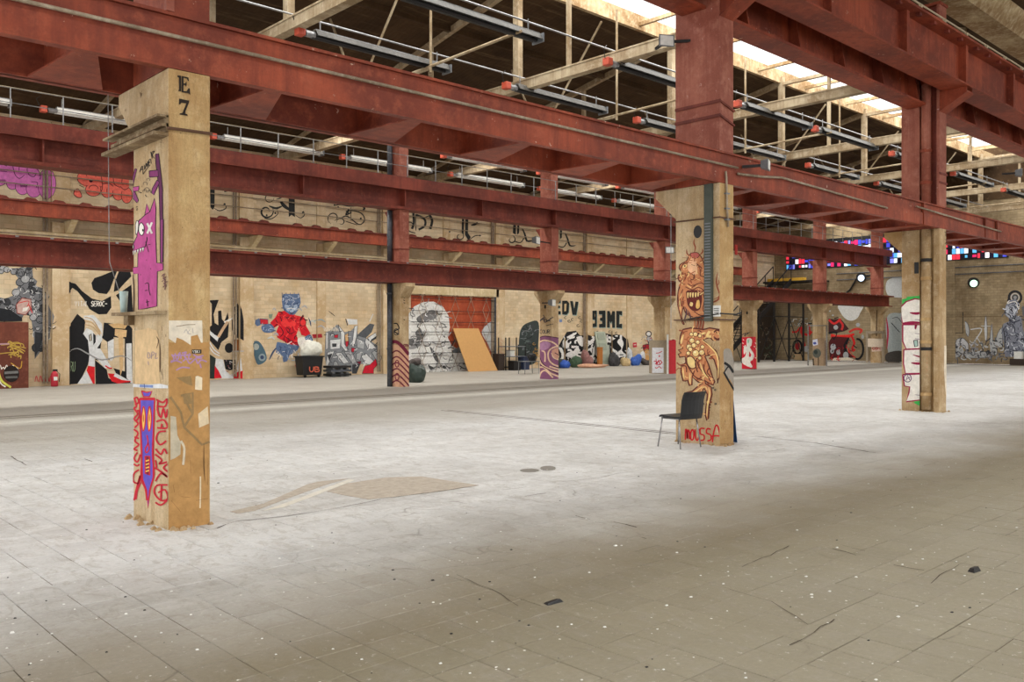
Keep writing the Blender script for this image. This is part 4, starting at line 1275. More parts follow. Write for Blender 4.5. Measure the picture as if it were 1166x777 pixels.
# far left: grey cloud of stones curling down the wall
P = WB((0, 295, 5.18))
cl = [(-60, 50), (80, 55), (190, 50), (195, 110), (220, 130), (210, 160), (262, 175), (275, 240), (312, 340), (300, 400), (292, 470), (250, 530), (205, 592), (200, 470), (185, 360), (160, 300), (120, 365), (-60, 365), (-60, 210), (30, 235), (80, 215), (108, 160), (105, 110), (70, 70), (-60, 90)]
P.fill(cl, GR2)
ins = inpoly(cl)
for k in range(60):
    for _ in range(30):
        x, y = rg.uniform(-60, 310), rg.uniform(50, 590)
        if ins(x, y): break
    r = rg.uniform(12, 26)
    P.ell(x, y, r, r * rg.uniform(.7, 1.2), rg.choice([GR2, GR3, GR1, GR3, (150, 152, 156)]), 9, rg.uniform(0, 3))
    P.ring(x, y, r, r * .9, 4, (44, 46, 50), 9, 0, 300)
scrib(P, -60, 50, 312, 590, 110, [BLK, GR4, GR1], 4, 34, ins)
P.fill([(-60, 280), (60, 300), (130, 350), (130, 368), (-60, 368)], (40, 42, 46))
P.fill([(205, 430), (260, 440), (235, 520), (205, 585)], (54, 56, 60))
P.out([(95, 270), (130, 230), (180, 240), (185, 290), (150, 330), (100, 320)], (200, 170, 160), (150, 70, 64), 5)
P.line([(110, 260), (170, 250), (150, 300)], 5, (206, 60, 54)); P.line([(170, 270), (190, 320)], 6, (206, 60, 54))
P.fill([(135, 290), (170, 280), (158, 305), (130, 312)], WHT)
for x in (205, 230, 250, 270, 290): P.line([(x, 725), (x + 8, 690), (x + 18, 722)], 5, (206, 80, 84))
P.build('mural', wall_back, 'grey cloud of stones mural curling down the far left wall', steps=ST)

# black, white and red letters R U T
P = WB((60, 300, 5.36))
P.fill([(92, 112), (140, 125), (180, 170), (240, 215), (300, 230), (355, 200), (358, 270), (330, 310), (280, 312), (225, 280), (190, 220), (150, 170), (120, 150), (92, 188)], BLK)
P.fill([(300, 75), (360, 50), (396, 40), (372, 100), (350, 160), (330, 188), (280, 182), (245, 160), (236, 120), (255, 90)], BLK)
P.fill([(405, 45), (470, 40), (480, 80), (440, 120), (400, 165), (372, 175), (380, 110)], BLK)
P.fill([(480, 130), (490, 300), (478, 340), (430, 260), (385, 195), (430, 165)], BLK)
P.fill([(94, 390), (150, 308), (200, 350), (192, 420), (222, 480), (228, 560), (215, 620), (160, 735), (94, 740)], BLK)
P.fill([(258, 590), (330, 650), (340, 700), (400, 735), (262, 738)], BLK)
P.fill([(312, 362), (470, 380), (486, 400), (486, 740), (420, 740), (370, 640), (440, 660), (440, 460), (372, 450), (372, 585), (340, 590), (332, 480), (300, 455), (290, 530), (345, 610), (260, 590), (258, 520), (306, 440)], BLK)
P.fill([(340, 372), (400, 366), (455, 378), (440, 400), (372, 395)], (206, 170, 120))
P.fill([(205, 395), (240, 410), (262, 440), (300, 430), (302, 470), (270, 520), (256, 560), (258, 735), (150, 737), (215, 640), (224, 560), (215, 470), (185, 430)], GR4)
P.fill([(258, 520), (290, 520), (360, 640), (318, 640), (250, 560)], GR4)
P.fill([(190, 320), (250, 315), (300, 370), (306, 440), (285, 400), (240, 350), (190, 340)], GR4)
for y in (0, 22, 44): P.line([(195, 330 + y), (245, 345 + y), (290, 420 + y * .5)], 6, (190, 160, 120))
P.out([(222, 440), (234, 430), (238, 470), (226, 475)], (200, 190, 170), BLK, 5)
P.fill([(246, 425), (262, 440), (262, 480), (248, 500)], BLK)
P.fill([(380, 400), (452, 408), (448, 450), (430, 450), (428, 640), (412, 690), (400, 450), (378, 440)], (212, 178, 130))
P.fill([(335, 480), (372, 460), (372, 580), (355, 598), (338, 575)], GR4)
P.fill([(448, 490), (480, 488), (486, 740), (450, 700)], GR4)
P.fill([(216, 625), (256, 632), (256, 735), (245, 735), (206, 655)], (212, 36, 42))
P.fill([(335, 672), (385, 675), (480, 722), (400, 735), (360, 720)], (212, 36, 42))
P.fill([(380, 668), (420, 690), (470, 718), (420, 712), (372, 690)], GR4)
P.line([(320, 625), (345, 640), (362, 640)], 8, (212, 36, 42))
P.line([(94, 540), (150, 520), (220, 555), (300, 590), (420, 565), (486, 600)], 9, (150, 150, 150), True, True)
P.text('VITAL SEROC-', 134, 262, 30, 13, 5, WHT, slant=.15)
P.text('RU', 108, 660, 60, 12, 4, (130, 150, 120))
P.build('mural', wall_back, 'black, white and red giant letters mural behind the nearest pillar', steps=ST)

P = WB((235, 330, 7.4))
P.fill([(20, 90), (104, 86), (80, 150), (60, 210), (70, 280), (100, 300), (98, 180), (125, 175), (132, 250), (150, 270), (180, 190), (188, 240), (150, 310), (100, 440), (60, 400), (20, 320), (45, 300), (45, 120)], BLK)
P.fill([(262, 115), (285, 170), (300, 260), (300, 430), (250, 400), (215, 340), (215, 260), (240, 200), (232, 150)], BLK)
P.fill([(20, 340), (95, 440), (150, 320), (190, 270), (182, 400), (130, 440), (100, 510), (20, 420)], BLK)
P.line([(150, 275), (185, 260), (230, 235)], 14, WHT); P.fill([(22, 340), (70, 380), (105, 400), (92, 436), (30, 380)], GR4)
P.line([(100, 400), (140, 330), (180, 270)], 24, (196, 164, 130))
for k in (0, 22, 44): P.line([(20, 430 + k), (60, 500 + k * .7), (110, 540 + k * .4)], 9, GR4 if k != 22 else (190, 160, 120))
P.fill([(20, 540), (80, 580), (70, 650), (70, 750), (20, 750)], (44, 52, 48))
P.fill([(78, 580), (140, 590), (160, 680), (200, 720), (250, 690), (275, 570), (290, 690), (290, 750), (100, 750), (74, 660)], GR4)
P.fill([(145, 590), (250, 590), (245, 670), (190, 680), (160, 670)], BLK)
P.fill([(120, 450), (190, 430), (280, 440), (290, 500), (240, 580), (180, 590), (120, 560)], (190, 170, 140))
P.ell(190, 492, 36, 42, BLK)
P.fill([(222, 420), (272, 420), (272, 515), (222, 520)], (146, 88, 40)); P.line([(246, 425), (246, 515)], 8, (190, 120, 50))
P.line([(215, 520), (300, 518)], 9, GR3)
P.fill([(70, 640), (100, 680), (130, 745), (66, 748)], (206, 30, 44)); P.fill([(225, 748), (240, 705), (290, 680), (290, 748)], (206, 30, 44))
scrib(P, 160, 600, 250, 720, 16, [(200, 170, 170), (150, 60, 60), GR4], 5, 22)
P.build('mural', wall_back, 'black and white looping mural with small orange board right of the nearest pillar', steps=ST)

# figure in red jumper and blue hair
P = WB((280, 325, 7.06))
BU, BU2, BU3 = (92, 112, 146), (60, 76, 108), (160, 178, 200)
P.fill([(45, 470), (100, 450), (150, 520), (165, 600), (100, 640), (70, 580)], (78, 104, 118), True)
P.ell(82, 495, 24, 26, (170, 176, 170)); P.ell(130, 580, 28, 30, (140, 156, 160)); P.ell(130, 580, 15, 16, BU2)
for x in (300, 330, 360, 390, 420): P.line([(x, 190), (x - 4 + (x - 360) * .1, 60)], 22, rg.choice([BU, BU2, BU]), True, True)
P.fill([(288, 120), (300, 70), (430, 70), (440, 140), (420, 200), (380, 250), (320, 230), (295, 180)], BU)
P.fill([(310, 170), (330, 150), (360, 165), (400, 150), (415, 175), (390, 210), (345, 215)], BU3, True)
P.line([(310, 145), (345, 158)], 8, BU2); P.line([(380, 158), (420, 142)], 8, BU2)
scrib(P, 292, 75, 440, 240, 34, [BU2, BU3, (200, 208, 220)], 5, 30, inpoly([(288, 120), (300, 70), (430, 70), (440, 140), (420, 200), (380, 250), (320, 230), (295, 180)])); P.line([(330, 190), (360, 185), (395, 192)], 5, WHT); P.line([(345, 205), (370, 235), (390, 205)], 6, BU2)
P.fill([(260, 215), (310, 205), (350, 235), (420, 245), (470, 260), (485, 330), (520, 390), (480, 410), (445, 400), (425, 340), (405, 400), (440, 490), (400, 490), (330, 465), (250, 420), (245, 370), (265, 320), (215, 350), (195, 300), (235, 260)], (204, 30, 42))
P.fill([(280, 290), (320, 270), (350, 300), (390, 270), (400, 320), (350, 340), (300, 330)], (232, 60, 60), True)
for pts in ([(265, 320), (300, 380), (270, 420)], [(320, 345), (350, 390), (400, 370)], [(300, 400), (350, 440), (420, 470)], [(430, 260), (440, 310), (425, 345)], [(285, 250), (330, 262), (400, 262)], [(440, 330), (490, 370)], [(235, 270), (250, 310), (215, 340)]):
    P.line(pts, 9, (90, 20, 34), True, True)
scrib(P, 245, 215, 485, 480, 40, [(90, 20, 34), (236, 70, 66), (150, 24, 36)], 7, 46, inpoly([(260, 215), (420, 245), (470, 260), (485, 330), (440, 400), (405, 400), (430, 480), (330, 465), (250, 420), (245, 370), (265, 320)])); P.ell(458, 300, 24, 28, (236, 60, 60)); P.ring(458, 300, 24, 28, 5, (90, 20, 34))
P.out([(110, 270), (175, 275), (178, 315), (115, 312)], (190, 40, 50), BU2, 6)
P.fill([(75, 280), (105, 265), (115, 320), (90, 330), (72, 310)], BU); P.fill([(125, 330), (195, 310), (228, 350), (200, 380), (140, 375)], BU, True)
scrib(P, 125, 320, 225, 380, 12, [BU2, BU3], 5, 28)
P.fill([(250, 455), (330, 470), (430, 490), (410, 530), (350, 560), (330, 610), (300, 620), (290, 570), (240, 540), (240, 490)], BU)
scrib(P, 245, 465, 420, 600, 30, [BU2, BU3, WHT], 5, 40)
P.line([(245, 500), (215, 540), (185, 600)], 14, BU2, True, True); P.line([(240, 520), (300, 580)], 10, (220, 200, 170), True, True)
P.fill([(480, 410), (520, 400), (540, 470), (510, 520), (475, 500), (470, 440)], BU, True); scrib(P, 475, 410, 540, 510, 10, [BU2, BU3], 5, 26)
P.fill([(530, 395), (600, 390), (605, 420), (540, 425)], (160, 40, 50))
P.fill([(420, 425), (470, 420), (475, 480), (440, 505), (415, 460)], WHT, True)
for x, y, l in ((170, 430, 60), (220, 400, 40), (400, 200, 50), (445, 180, 46), (500, 300, 60), (540, 290, 90), (560, 340, 60), (210, 200, 30)): P.line([(x, y), (x + l * .6, y - 14), (x + l, y + 8)], 12, rg.choice([GR3, (196, 204, 204), (150, 168, 170)]), True, True)
P.line([(500, 260), (516, 300), (520, 330)], 10, BU2, True, True); P.fill([(180, 235), (215, 230), (205, 270), (185, 265)], (130, 140, 120))
for x in (395, 410, 425): P.line([(x, 640), (x + 12, 670)], 7, (206, 100, 84))
P.build('mural', wall_back, 'mural of a figure in red jumper with spiky blue hair', steps=ST)

# wildstyle letters in grey and red
P = WB((340, 350, 9.14))
P.line([(310, 38), (350, 70), (380, 95)], 8, BLK, True, True)
P.fill([(620, 280), (740, 170), (790, 180), (760, 260), (700, 320), (610, 320)], (84, 88, 92))
P.line([(740, 150), (775, 70)], 34, GR4, True, True)
P.fill([(500, 120), (610, 128), (612, 180), (520, 180)], GR4); P.line([(490, 120), (510, 190)], 10, GR1)
wild = [(270, 270), (330, 240), (400, 180), (470, 260), (540, 250), (600, 190), (620, 300), (720, 330), (820, 400), (865, 520), (840, 610), (800, 560), (720, 600), (640, 590), (600, 690), (560, 690), (520, 600), (490, 660), (280, 650), (260, 500)]
P.fill(wild, (136, 140, 144))
for pts, c in (([(270, 260), (310, 265), (305, 430), (275, 450)], GR4), ([(325, 340), (440, 330), (430, 430), (330, 440)], GR4), ([(350, 380), (395, 380), (390, 410), (352, 412)], GR1), ([(410, 180), (480, 270), (475, 380), (520, 440), (490, 460), (440, 400), (440, 280)], GR4),
               ([(515, 250), (575, 250), (560, 400), (525, 390)], (130, 134, 140)), ([(580, 200), (615, 190), (600, 320), (575, 410), (555, 400)], GR4), ([(480, 290), (515, 270), (520, 400), (490, 400)], (210, 170, 120)),
               ([(600, 320), (690, 360), (680, 440), (610, 420)], GR3), ([(700, 320), (800, 410), (770, 440), (720, 430), (690, 370)], GR4), ([(715, 320), (800, 265), (812, 300), (740, 350)], GR4), ([(740, 350), (812, 300), (805, 325), (745, 362)], GR1),
               ([(760, 470), (810, 440), (862, 520), (845, 600), (800, 540)], GR3), ([(650, 510), (700, 480), (780, 560), (740, 600), (700, 590)], GR4), ([(300, 470), (370, 460), (300, 620), (280, 600)], GR4), ([(380, 480), (440, 470), (520, 570), (470, 590)], GR4),
               ([(370, 560), (400, 570), (430, 650), (350, 650)], GR3), ([(470, 460), (560, 470), (600, 570), (560, 590)], GR3), ([(560, 600), (640, 590), (600, 690), (560, 690)], GR1), ([(300, 500), (350, 480), (320, 560)], GR1), ([(600, 480), (660, 470), (640, 550), (600, 540)], GR3), ([(440, 610), (500, 600), (490, 660), (440, 660)], GR1),
               ([(660, 690), (690, 610), (740, 600), (800, 540), (820, 600), (780, 640), (780, 690)], (206, 34, 54)), ([(370, 290), (410, 285), (405, 320), (370, 315)], (190, 40, 56)), ([(485, 360), (520, 350), (510, 410), (490, 410)], (190, 40, 56)), ([(550, 420), (590, 430), (570, 470), (548, 460)], (190, 40, 56)), ([(600, 570), (650, 560), (640, 600)], (120, 30, 50))):
    P.out(pts, c, (52, 54, 60), 5)
scrib(P, 270, 250, 850, 650, 60, [GR4, GR1, GR1, (250, 250, 250)], 6, 46, inpoly(wild))
for k in range(12): P.line([(250 + k * 14, 200 + (k % 3) * 12), (256 + k * 14, 250)], 7, (232, 222, 204))
P.build('mural', wall_back, 'grey and red wildstyle letters mural left of the orange door', steps=ST)

# orange door and its painting, plain surf-like generic shapes
door = MB().box(23.35, 28.25, WY - 0.03, WY + 0.05, 0, 3.45).build('door_panel', worn('rusty_orange_steel', (190, 88, 50), (160, 66, 38), (204, 110, 70), 1.0, 0.7, bump=0.15), wall_back)
door['label'] = 'rusty orange steel sliding door with abstract white brushwork'
MB().box(23.2, 28.5, WY - 0.14, WY + .02, 3.5, 4.1).build('lintel', LEDGEM, wall_back)
MB().box(28.25, 28.45, WY - 0.12, WY + .02, 0, 3.5).build('door_jamb', DKPIPE, wall_back)
P = Paint('Y', WY - .03, (430, 330, 6.757), 0.001)
wv = [(236, 190), (280, 130), (350, 96), (430, 92), (500, 128), (545, 200), (556, 290), (540, 370), (570, 430), (640, 470), (690, 620), (560, 632), (360, 638), (236, 600)]
P.fill(wv, (226, 226, 222))
for pts, c in (([(300, 220), (380, 165), (440, 160), (455, 210), (400, 240), (330, 260)], (120, 120, 120)), ([(236, 420), (300, 440), (350, 380), (330, 300), (290, 330), (300, 380), (236, 380)], (104, 104, 104)), ([(400, 440), (440, 480), (480, 560), (440, 540)], (90, 90, 90)),
               ([(480, 580), (560, 600), (540, 614), (490, 600)], (80, 80, 80)), ([(385, 580), (430, 600), (410, 620)], (90, 90, 90)), ([(570, 470), (640, 440), (640, 480), (590, 486)], (110, 118, 122)), ([(240, 440), (330, 420), (300, 450), (250, 460)], (150, 150, 150))):
    P.fill(pts, c, True)
P.fill([(800, 330), (840, 270), (885, 262), (890, 500), (850, 420)], (196, 198, 198), True)
insw = inpoly(wv)
scrib(P, 236, 80, 680, 630, 150, [(120, 120, 120), (250, 250, 250), (190, 190, 190), (70, 70, 70), (150, 150, 150)], 6, 60, insw)
P.build('door_painting', wall_back, 'abstract white and grey brushwork across the orange door')
gate = empty('lattice_grille', (25.8, WY - .12, 0), 'thin dark lattice grille standing across the painted orange door', 'grille')
mb = MB()
for z in (0.35, 0.85, 1.35, 1.8, 2.25, 2.75, 3.3):
    MB().box(23.3, 28.25, WY - .125, WY - .105, z, z + .025).build('grille_bar', BLACK, gate)
for j in range(5):
    cx = 23.9 + j * .95
    for q in range(4):
        for sgn in (-1, 1):
            MB().bar((cx - sgn * .22, WY - .12, q * .95), (cx + sgn * .22, WY - .12, q * .95 + .95), .012, .02).build('lattice_strip', PIPE, gate)
    for sgn in (-1, 1): MB().bar((cx + sgn * .22, WY - .12, 3.3), (cx, WY - .12, 3.75), .015, .025).build('lattice_strip', RED3, gate)

# dark rock-like shape (plain) and letter blocks
P = WB((560, 335, 7.77))
P.fill([(262, 300), (330, 250), (412, 250), (412, 440), (390, 600), (300, 630), (245, 600), (240, 420)], (58, 66, 64), True)
scrib(P, 245, 200, 410, 620, 46, [GR1, GR2, (40, 46, 44), (90, 100, 98)], 7, 50, inpoly([(262, 300), (412, 250), (412, 440), (390, 600), (300, 630), (245, 600)]))
for k in range(12): P.line([(60 + rg.uniform(-12, 12), 400 + k * 22), (74 + rg.uniform(-12, 12), 420 + k * 22)], 10, (206, 130, 110), True, True)
for k in range(10):
    x, y = rg.uniform(350, 410), rg.uniform(440, 620)
    P.ring(x, y, 12, 9, 4, (190, 140, 60), 8, 0, 280)
P.build('mural', wall_back, 'dark grey brushed paint patch beside the purple wave pillar', steps=ST)
P = WB((630, 335, 7.77))
BK2 = (36, 40, 40)
for pts in ([(20, 50), (66, 50), (64, 80), (40, 82), (40, 102), (60, 104), (58, 124), (40, 128), (42, 150), (66, 152), (64, 180), (20, 180)], [(78, 60), (120, 58), (140, 80), (136, 160), (118, 184), (78, 180)], [(148, 62), (172, 62), (184, 130), (196, 66), (222, 68), (204, 186), (168, 184)],
            [(328, 148), (384, 146), (384, 290), (330, 294), (330, 262), (354, 258), (354, 230), (328, 226)], [(402, 148), (460, 146), (462, 294), (404, 296), (404, 266), (432, 262), (430, 238), (412, 234), (412, 212), (430, 208), (430, 180), (402, 178)],
            [(476, 150), (498, 150), (510, 190), (522, 150), (544, 152), (544, 298), (520, 298), (518, 240), (508, 262), (498, 240), (498, 298), (474, 296)], [(556, 150), (608, 150), (606, 190), (584, 182), (582, 266), (608, 262), (606, 302), (556, 298)]):
    P.fill([(a + 4, b + 8) for a, b in pts], (150, 170, 160))
    P.fill(pts, BK2)
P.fill([(96, 88), (116, 84), (112, 150), (96, 154)], (206, 180, 136)); P.fill([(348, 176), (362, 176), (362, 202), (348, 202)], (206, 180, 136))
for x, y in ((110, 210), (140, 240), (235, 210), (250, 240), (220, 280), (170, 225), (390, 340), (440, 345), (500, 335), (560, 345)): P.ring(x, y, 14, 10, 5, (60, 58, 56), 9, rg.uniform(0, 90), 290)
P.fill([(50, 225), (75, 222), (76, 248), (52, 250)], (130, 150, 190))
P.build('lettering', wall_back, 'black block letters E D V and 93MC', steps=ST)
P = WB((630, 335, 7.77))
P.fill([(80, 400), (120, 335), (200, 325), (240, 370), (290, 360), (330, 375), (400, 350), (450, 345), (520, 360), (600, 360), (650, 400), (665, 500), (700, 510), (705, 560), (640, 600), (560, 630), (330, 620), (60, 610), (40, 470)], BLK)
WS = (236, 234, 230)
for pts in ([(90, 480), (80, 420), (120, 380), (180, 360), (190, 390), (130, 410), (150, 450), (230, 460), (240, 500), (190, 560), (110, 560), (120, 520), (180, 500), (170, 480)], [(110, 380), (200, 335), (200, 360), (120, 400)], [(200, 380), (250, 370), (272, 420), (260, 470), (220, 440)],
            [(270, 450), (340, 380), (370, 390), (300, 470), (340, 470), (330, 540), (300, 500), (260, 560), (250, 540)], [(330, 480), (380, 400), (420, 370), (420, 440), (450, 400), (490, 400), (470, 450), (420, 470), (390, 540), (400, 600), (370, 590), (350, 530), (340, 610), (320, 600)],
            [(500, 390), (560, 360), (570, 380), (510, 420)], [(500, 450), (560, 500), (600, 480), (560, 420), (600, 390), (625, 440), (610, 500), (650, 540), (600, 560), (560, 540), (575, 630), (560, 630), (520, 520)], [(40, 470), (80, 480), (100, 560), (60, 600), (42, 590), (70, 550)],
            [(660, 520), (690, 550), (690, 600), (650, 590)], [(110, 590), (120, 540), (140, 570), (130, 600)]):
    P.out(pts, WS, BLK, 6, True)
for cx, cy in ((150, 465), (60, 530), (410, 430), (575, 500)): P.ell(cx, cy, 11, 16, BLK)
scrib(P, 80, 380, 650, 600, 70, [WS, BLK, WS, WS], 15, 56, inpoly([(90, 380), (600, 380), (650, 560), (90, 590)]))
P.fill([(425, 450), (495, 450), (500, 610), (440, 615)], (184, 190, 176)); P.line([(445, 470), (480, 480), (450, 510), (480, 530), (455, 560)], 5, (120, 130, 120))
P.fill([(400, 540), (435, 520), (438, 612), (408, 612)], (190, 124, 56))
P.fill([(700, 432), (735, 428), (738, 470), (704, 472)], (206, 70, 80)); P.line([(710, 450), (730, 448)], 7, WHT)
P.build('mural', wall_back, 'white wildstyle letters on black under the block letters', steps=ST)
# between the white cabinet and the monster pillar
P = WB((730, 360, 11.1))
P.ring(95, 225, 34, 32, 12, (50, 50, 60)); P.ell(95, 228, 22, 24, GR4)
for pts, c in (([(20, 370), (90, 360), (110, 400), (70, 440), (30, 430)], (170, 40, 50)), ([(40, 440), (100, 430), (95, 600), (50, 610)], (206, 160, 100)), ([(70, 270), (130, 270), (140, 380), (100, 370)], GR3), ([(330, 320), (430, 310), (435, 380), (400, 480), (340, 440)], (80, 90, 80)), ([(390, 300), (432, 310), (432, 400), (410, 380)], (180, 40, 60))):
    P.out(pts, c, (60, 40, 50), 6, True)
scrib(P, 0, 250, 140, 620, 30, [(60, 50, 60), (180, 60, 60), GR3], 7, 40)
scrib(P, 320, 310, 440, 480, 20, [(60, 50, 60), (120, 130, 110), GR3], 7, 40)
P.build('mural', wall_back, 'small skull-like grey and red scrawl behind the white cabinet', steps=ST)

# upper wall: pink and red bubble letters, gothic letters
P = WB((0, 175, 7.77))
PK, SA2 = (214, 120, 190), (240, 116, 100)
P.fill([(-60, 60), (240, 60), (340, 120), (360, 210), (240, 260), (150, 300), (80, 270), (-60, 280)], PK)
for cx, cy, rx, ry in ((-10, 240, 60, 44), (110, 260, 50, 56), (200, 290, 62, 72), (300, 310, 66, 76), (410, 270, 74, 130)):
    P.ell(cx, cy, rx + 5, ry + 5, (60, 30, 60), 22); P.ell(cx, cy, rx, ry, PK, 22)
P.fill([(-60, 60), (235, 60), (250, 190), (350, 200), (340, 280), (60, 250), (-60, 250)], PK)
for pts in ([(110, 90), (130, 180), (170, 220), (215, 190)], [(170, 100), (168, 150)], [(245, 100), (240, 150), (260, 190), (300, 205), (320, 175)], [(250, 100), (320, 130), (358, 190), (350, 230)], [(275, 250), (330, 255), (320, 300)], [(390, 260), (388, 340)], [(0, 155), (60, 160)], [(20, 95), (60, 110)], [(420, 240), (428, 270)]): P.line(pts, 6, (60, 30, 60))
for cx, cy in ((20, 240), (205, 285)):
    for k in range(7): P.line([(cx - 24 + k * 8, cy - 12), (cx - 20 + k * 8, cy + 14)], 4, (100, 50, 90))
P.line([(470, 140), (520, 160)], 5, (120, 110, 80))
P.fill([(690, 170), (1140, 205), (1140, 420), (1060, 400), (1000, 370), (890, 340), (760, 300), (700, 260), (682, 215)], SA2)
for cx, cy, rx, ry in ((770, 215, 86, 66), (825, 320, 68, 55), (950, 320, 58, 68), (1045, 350, 48, 62), (1120, 370, 46, 68)):
    P.ell(cx, cy, rx + 5, ry + 5, (70, 34, 40), 20); P.ell(cx, cy, rx, ry, SA2, 20)
P.fill([(720, 172), (1140, 205), (1140, 340), (1000, 330), (900, 290), (740, 280)], SA2)
P.out([(655, 330), (690, 312), (722, 370), (712, 390), (680, 385), (652, 362)], SA2, (70, 34, 40), 6, True)
P.ell(803, 240, 17, 16, (60, 24, 40)); P.ring(825, 310, 40, 30, 6, (70, 34, 40), 12, 180, 360)
for pts in ([(895, 200), (905, 300), (890, 340)], [(1000, 210), (1010, 270), (1060, 300)], [(1080, 210), (1075, 260)], [(1060, 290), (1100, 320), (1140, 300)], [(945, 310), (945, 350)], [(700, 280), (740, 300)], [(905, 270), (960, 262), (1000, 290)], [(760, 180), (765, 200)], [(840, 185), (845, 205)]): P.line(pts, 6, (70, 34, 40))
P.build('bubble_mural', wall_back, 'pink and salmon bubble letters high on the far left wall', steps=STU)

P = WB((235, 205, 5.42))
G = (48, 50, 50)
def curl(P, cx, cy, r, a0=0, turns=1.2, w=7, sgn=1):
    P.line([(cx + sgn * r * (1 - .6 * t) * math.cos(a0 + turns * 6.28 * t), cy + r * (1 - .6 * t) * math.sin(a0 + turns * 6.28 * t)) for t in [k / 14 for k in range(15)]], w, G, True, True)
P.fill([(22, 20), (52, 20), (50, 165), (40, 185), (25, 170)], G); P.line([(40, 170), (80, 190), (120, 175), (115, 150)], 7, G, True, True)
P.line([(110, 72), (140, 65)], 9, G); P.ell(112, 150, 7, 7, G)
P.fill([(508, 60), (545, 60), (546, 230), (525, 215), (508, 230)], G); P.line([(455, 130), (480, 160), (520, 190)], 22, G, True, True)
P.line([(430, 120), (460, 110), (480, 90)], 8, G, True, True); P.line([(385, 160), (430, 175), (470, 160)], 14, G, True, True)
curl(P, 370, 195, 45, -.6, 1.1, 12); curl(P, 385, 110, 32, 0, .9, 6); P.line([(340, 200), (360, 235), (400, 240), (440, 210), (435, 180)], 6, G, True, True); P.line([(546, 215), (580, 235), (605, 215), (598, 190)], 6, G, True, True)
for x, y in ((372, 218), (425, 205), (440, 95), (595, 200), (608, 118)): P.ell(x, y, 6, 6, G)
P.line([(790, 158), (830, 150), (880, 160), (960, 160)], 12, G, True, True); P.line([(960, 160), (975, 175), (962, 190)], 14, G, True, True)
curl(P, 785, 235, 40, 2, .9, 7); curl(P, 830, 260, 28, 3, .9, 6); P.line([(830, 235), (870, 225), (940, 275), (975, 250), (960, 210), (910, 190), (860, 195)], 7, G, True); P.line([(880, 180), (860, 215), (895, 200)], 9, G); P.line([(860, 255), (930, 278)], 16, G, True, True)
P.line([(890, 170), (892, 250)], 4, G)
for x, y in ((790, 155), (812, 168), (952, 238), (872, 200)): P.ell(x, y, 6, 6, G)
P.frame(450, 225, 5.3)
P.line([(108, 95), (112, 150), (100, 190)], 14, G); P.line([(125, 105), (175, 130), (178, 170), (140, 195)], 13, G); P.line([(205, 105), (222, 140), (210, 190)], 15, G); curl(P, 90, 170, 34, 1.5, .8, 7); P.line([(70, 160), (80, 200), (120, 215)], 6, G)
P.line([(180, 120), (215, 105)], 6, G); P.line([(122, 100), (124, 200)], 4, G)
P.fill([(402, 118), (415, 118), (412, 225), (400, 215)], G); P.fill([(422, 120), (440, 120), (438, 215), (455, 240), (442, 262), (420, 225)], G); curl(P, 388, 235, 26, -1, .9, 7); P.line([(440, 262), (480, 232), (520, 230)], 6, G, True, True); P.line([(456, 168), (480, 162), (495, 150)], 13, G, True, True); P.ell(510, 230, 5, 5, G); P.ell(322, 208, 5, 5, G)
for ox, oy in ((0, 0), (258, 28)):
    P.fill([(712 + ox, 165 + oy), (728 + ox, 165 + oy), (726 + ox, 225 + oy), (708 + ox, 215 + oy)], G); P.fill([(735 + ox, 168 + oy), (748 + ox, 168 + oy), (746 + ox, 215 + oy), (734 + ox, 225 + oy)], G)
    P.line([(765 + ox, 185 + oy), (780 + ox, 220 + oy), (795 + ox, 262 + oy), (830 + ox, 262 + oy)], 11, G, True, True); curl(P, 700 + ox, 255 + oy, 26, -1.6, .9, 7); P.line([(720 + ox, 265 + oy), (755 + ox, 272 + oy), (775 + ox, 245 + oy)], 6, G)
P.build('gothic_lettering', wall_back, 'row of black gothic letters with curls high on the wall', steps=STU)

# ------------------------------------------------------------------ end wall
WE = lambda f: Paint('X', XR, f, 0.002)
P = WE((835, 330, 7.77))
P.line([(520, 375), (560, 372), (600, 330), (600, 380), (625, 390)], 16, (206, 44, 44)); P.line([(600, 330), (618, 440), (640, 510)], 13, (206, 44, 44)); P.line([(610, 385), (660, 400), (695, 370)], 20, (206, 44, 44)); P.line([(668, 310), (680, 390)], 14, (206, 44, 44)); P.line([(640, 300), (695, 300)], 12, BLK)
P.ring(568, 510, 38, 60, 18, BLK); P.ell(568, 500, 22, 36, (150, 40, 44)); P.ell(645, 525, 22, 28, GR3); P.fill([(540, 570), (665, 570), (665, 628), (540, 628)], (196, 168, 128))
scrib(P, 505, 260, 690, 320, 24, [(150, 160, 160), (100, 110, 110), WHT], 6, 30)
scrib(P, 505, 320, 540, 620, 14, [(70, 90, 70), (90, 70, 60)], 6, 30)
P.frame(890, 340, 8.33)
P.fill([(445, 190), (500, 200), (560, 190), (600, 240), (640, 290), (600, 310), (520, 330), (445, 330)], (70, 40, 40))
for pts, c in (([(450, 200), (500, 240), (560, 195)], (206, 50, 50)), ([(540, 200), (580, 250), (570, 300)], (200, 50, 50)), ([(640, 320), (700, 290), (760, 300), (740, 330)], (206, 60, 54)), ([(470, 345), (560, 365), (690, 340)], (226, 36, 36)), ([(475, 350), (500, 420), (520, 470)], (226, 36, 36)), ([(650, 350), (600, 420), (540, 470)], (226, 36, 36)), ([(660, 350), (690, 420), (670, 480), (700, 490)], (206, 36, 36))): P.line(pts, 20, c)
P.fill([(480, 360), (640, 370), (600, 480), (690, 560), (460, 575), (445, 420)], (84, 34, 34))
P.line([(640, 370), (600, 470), (640, 570)], 34, BLK, True, True); P.ring(720, 480, 55, 95, 20, BLK, 18, -100, 110); P.line([(445, 330), (500, 320), (530, 330)], 20, BLK)
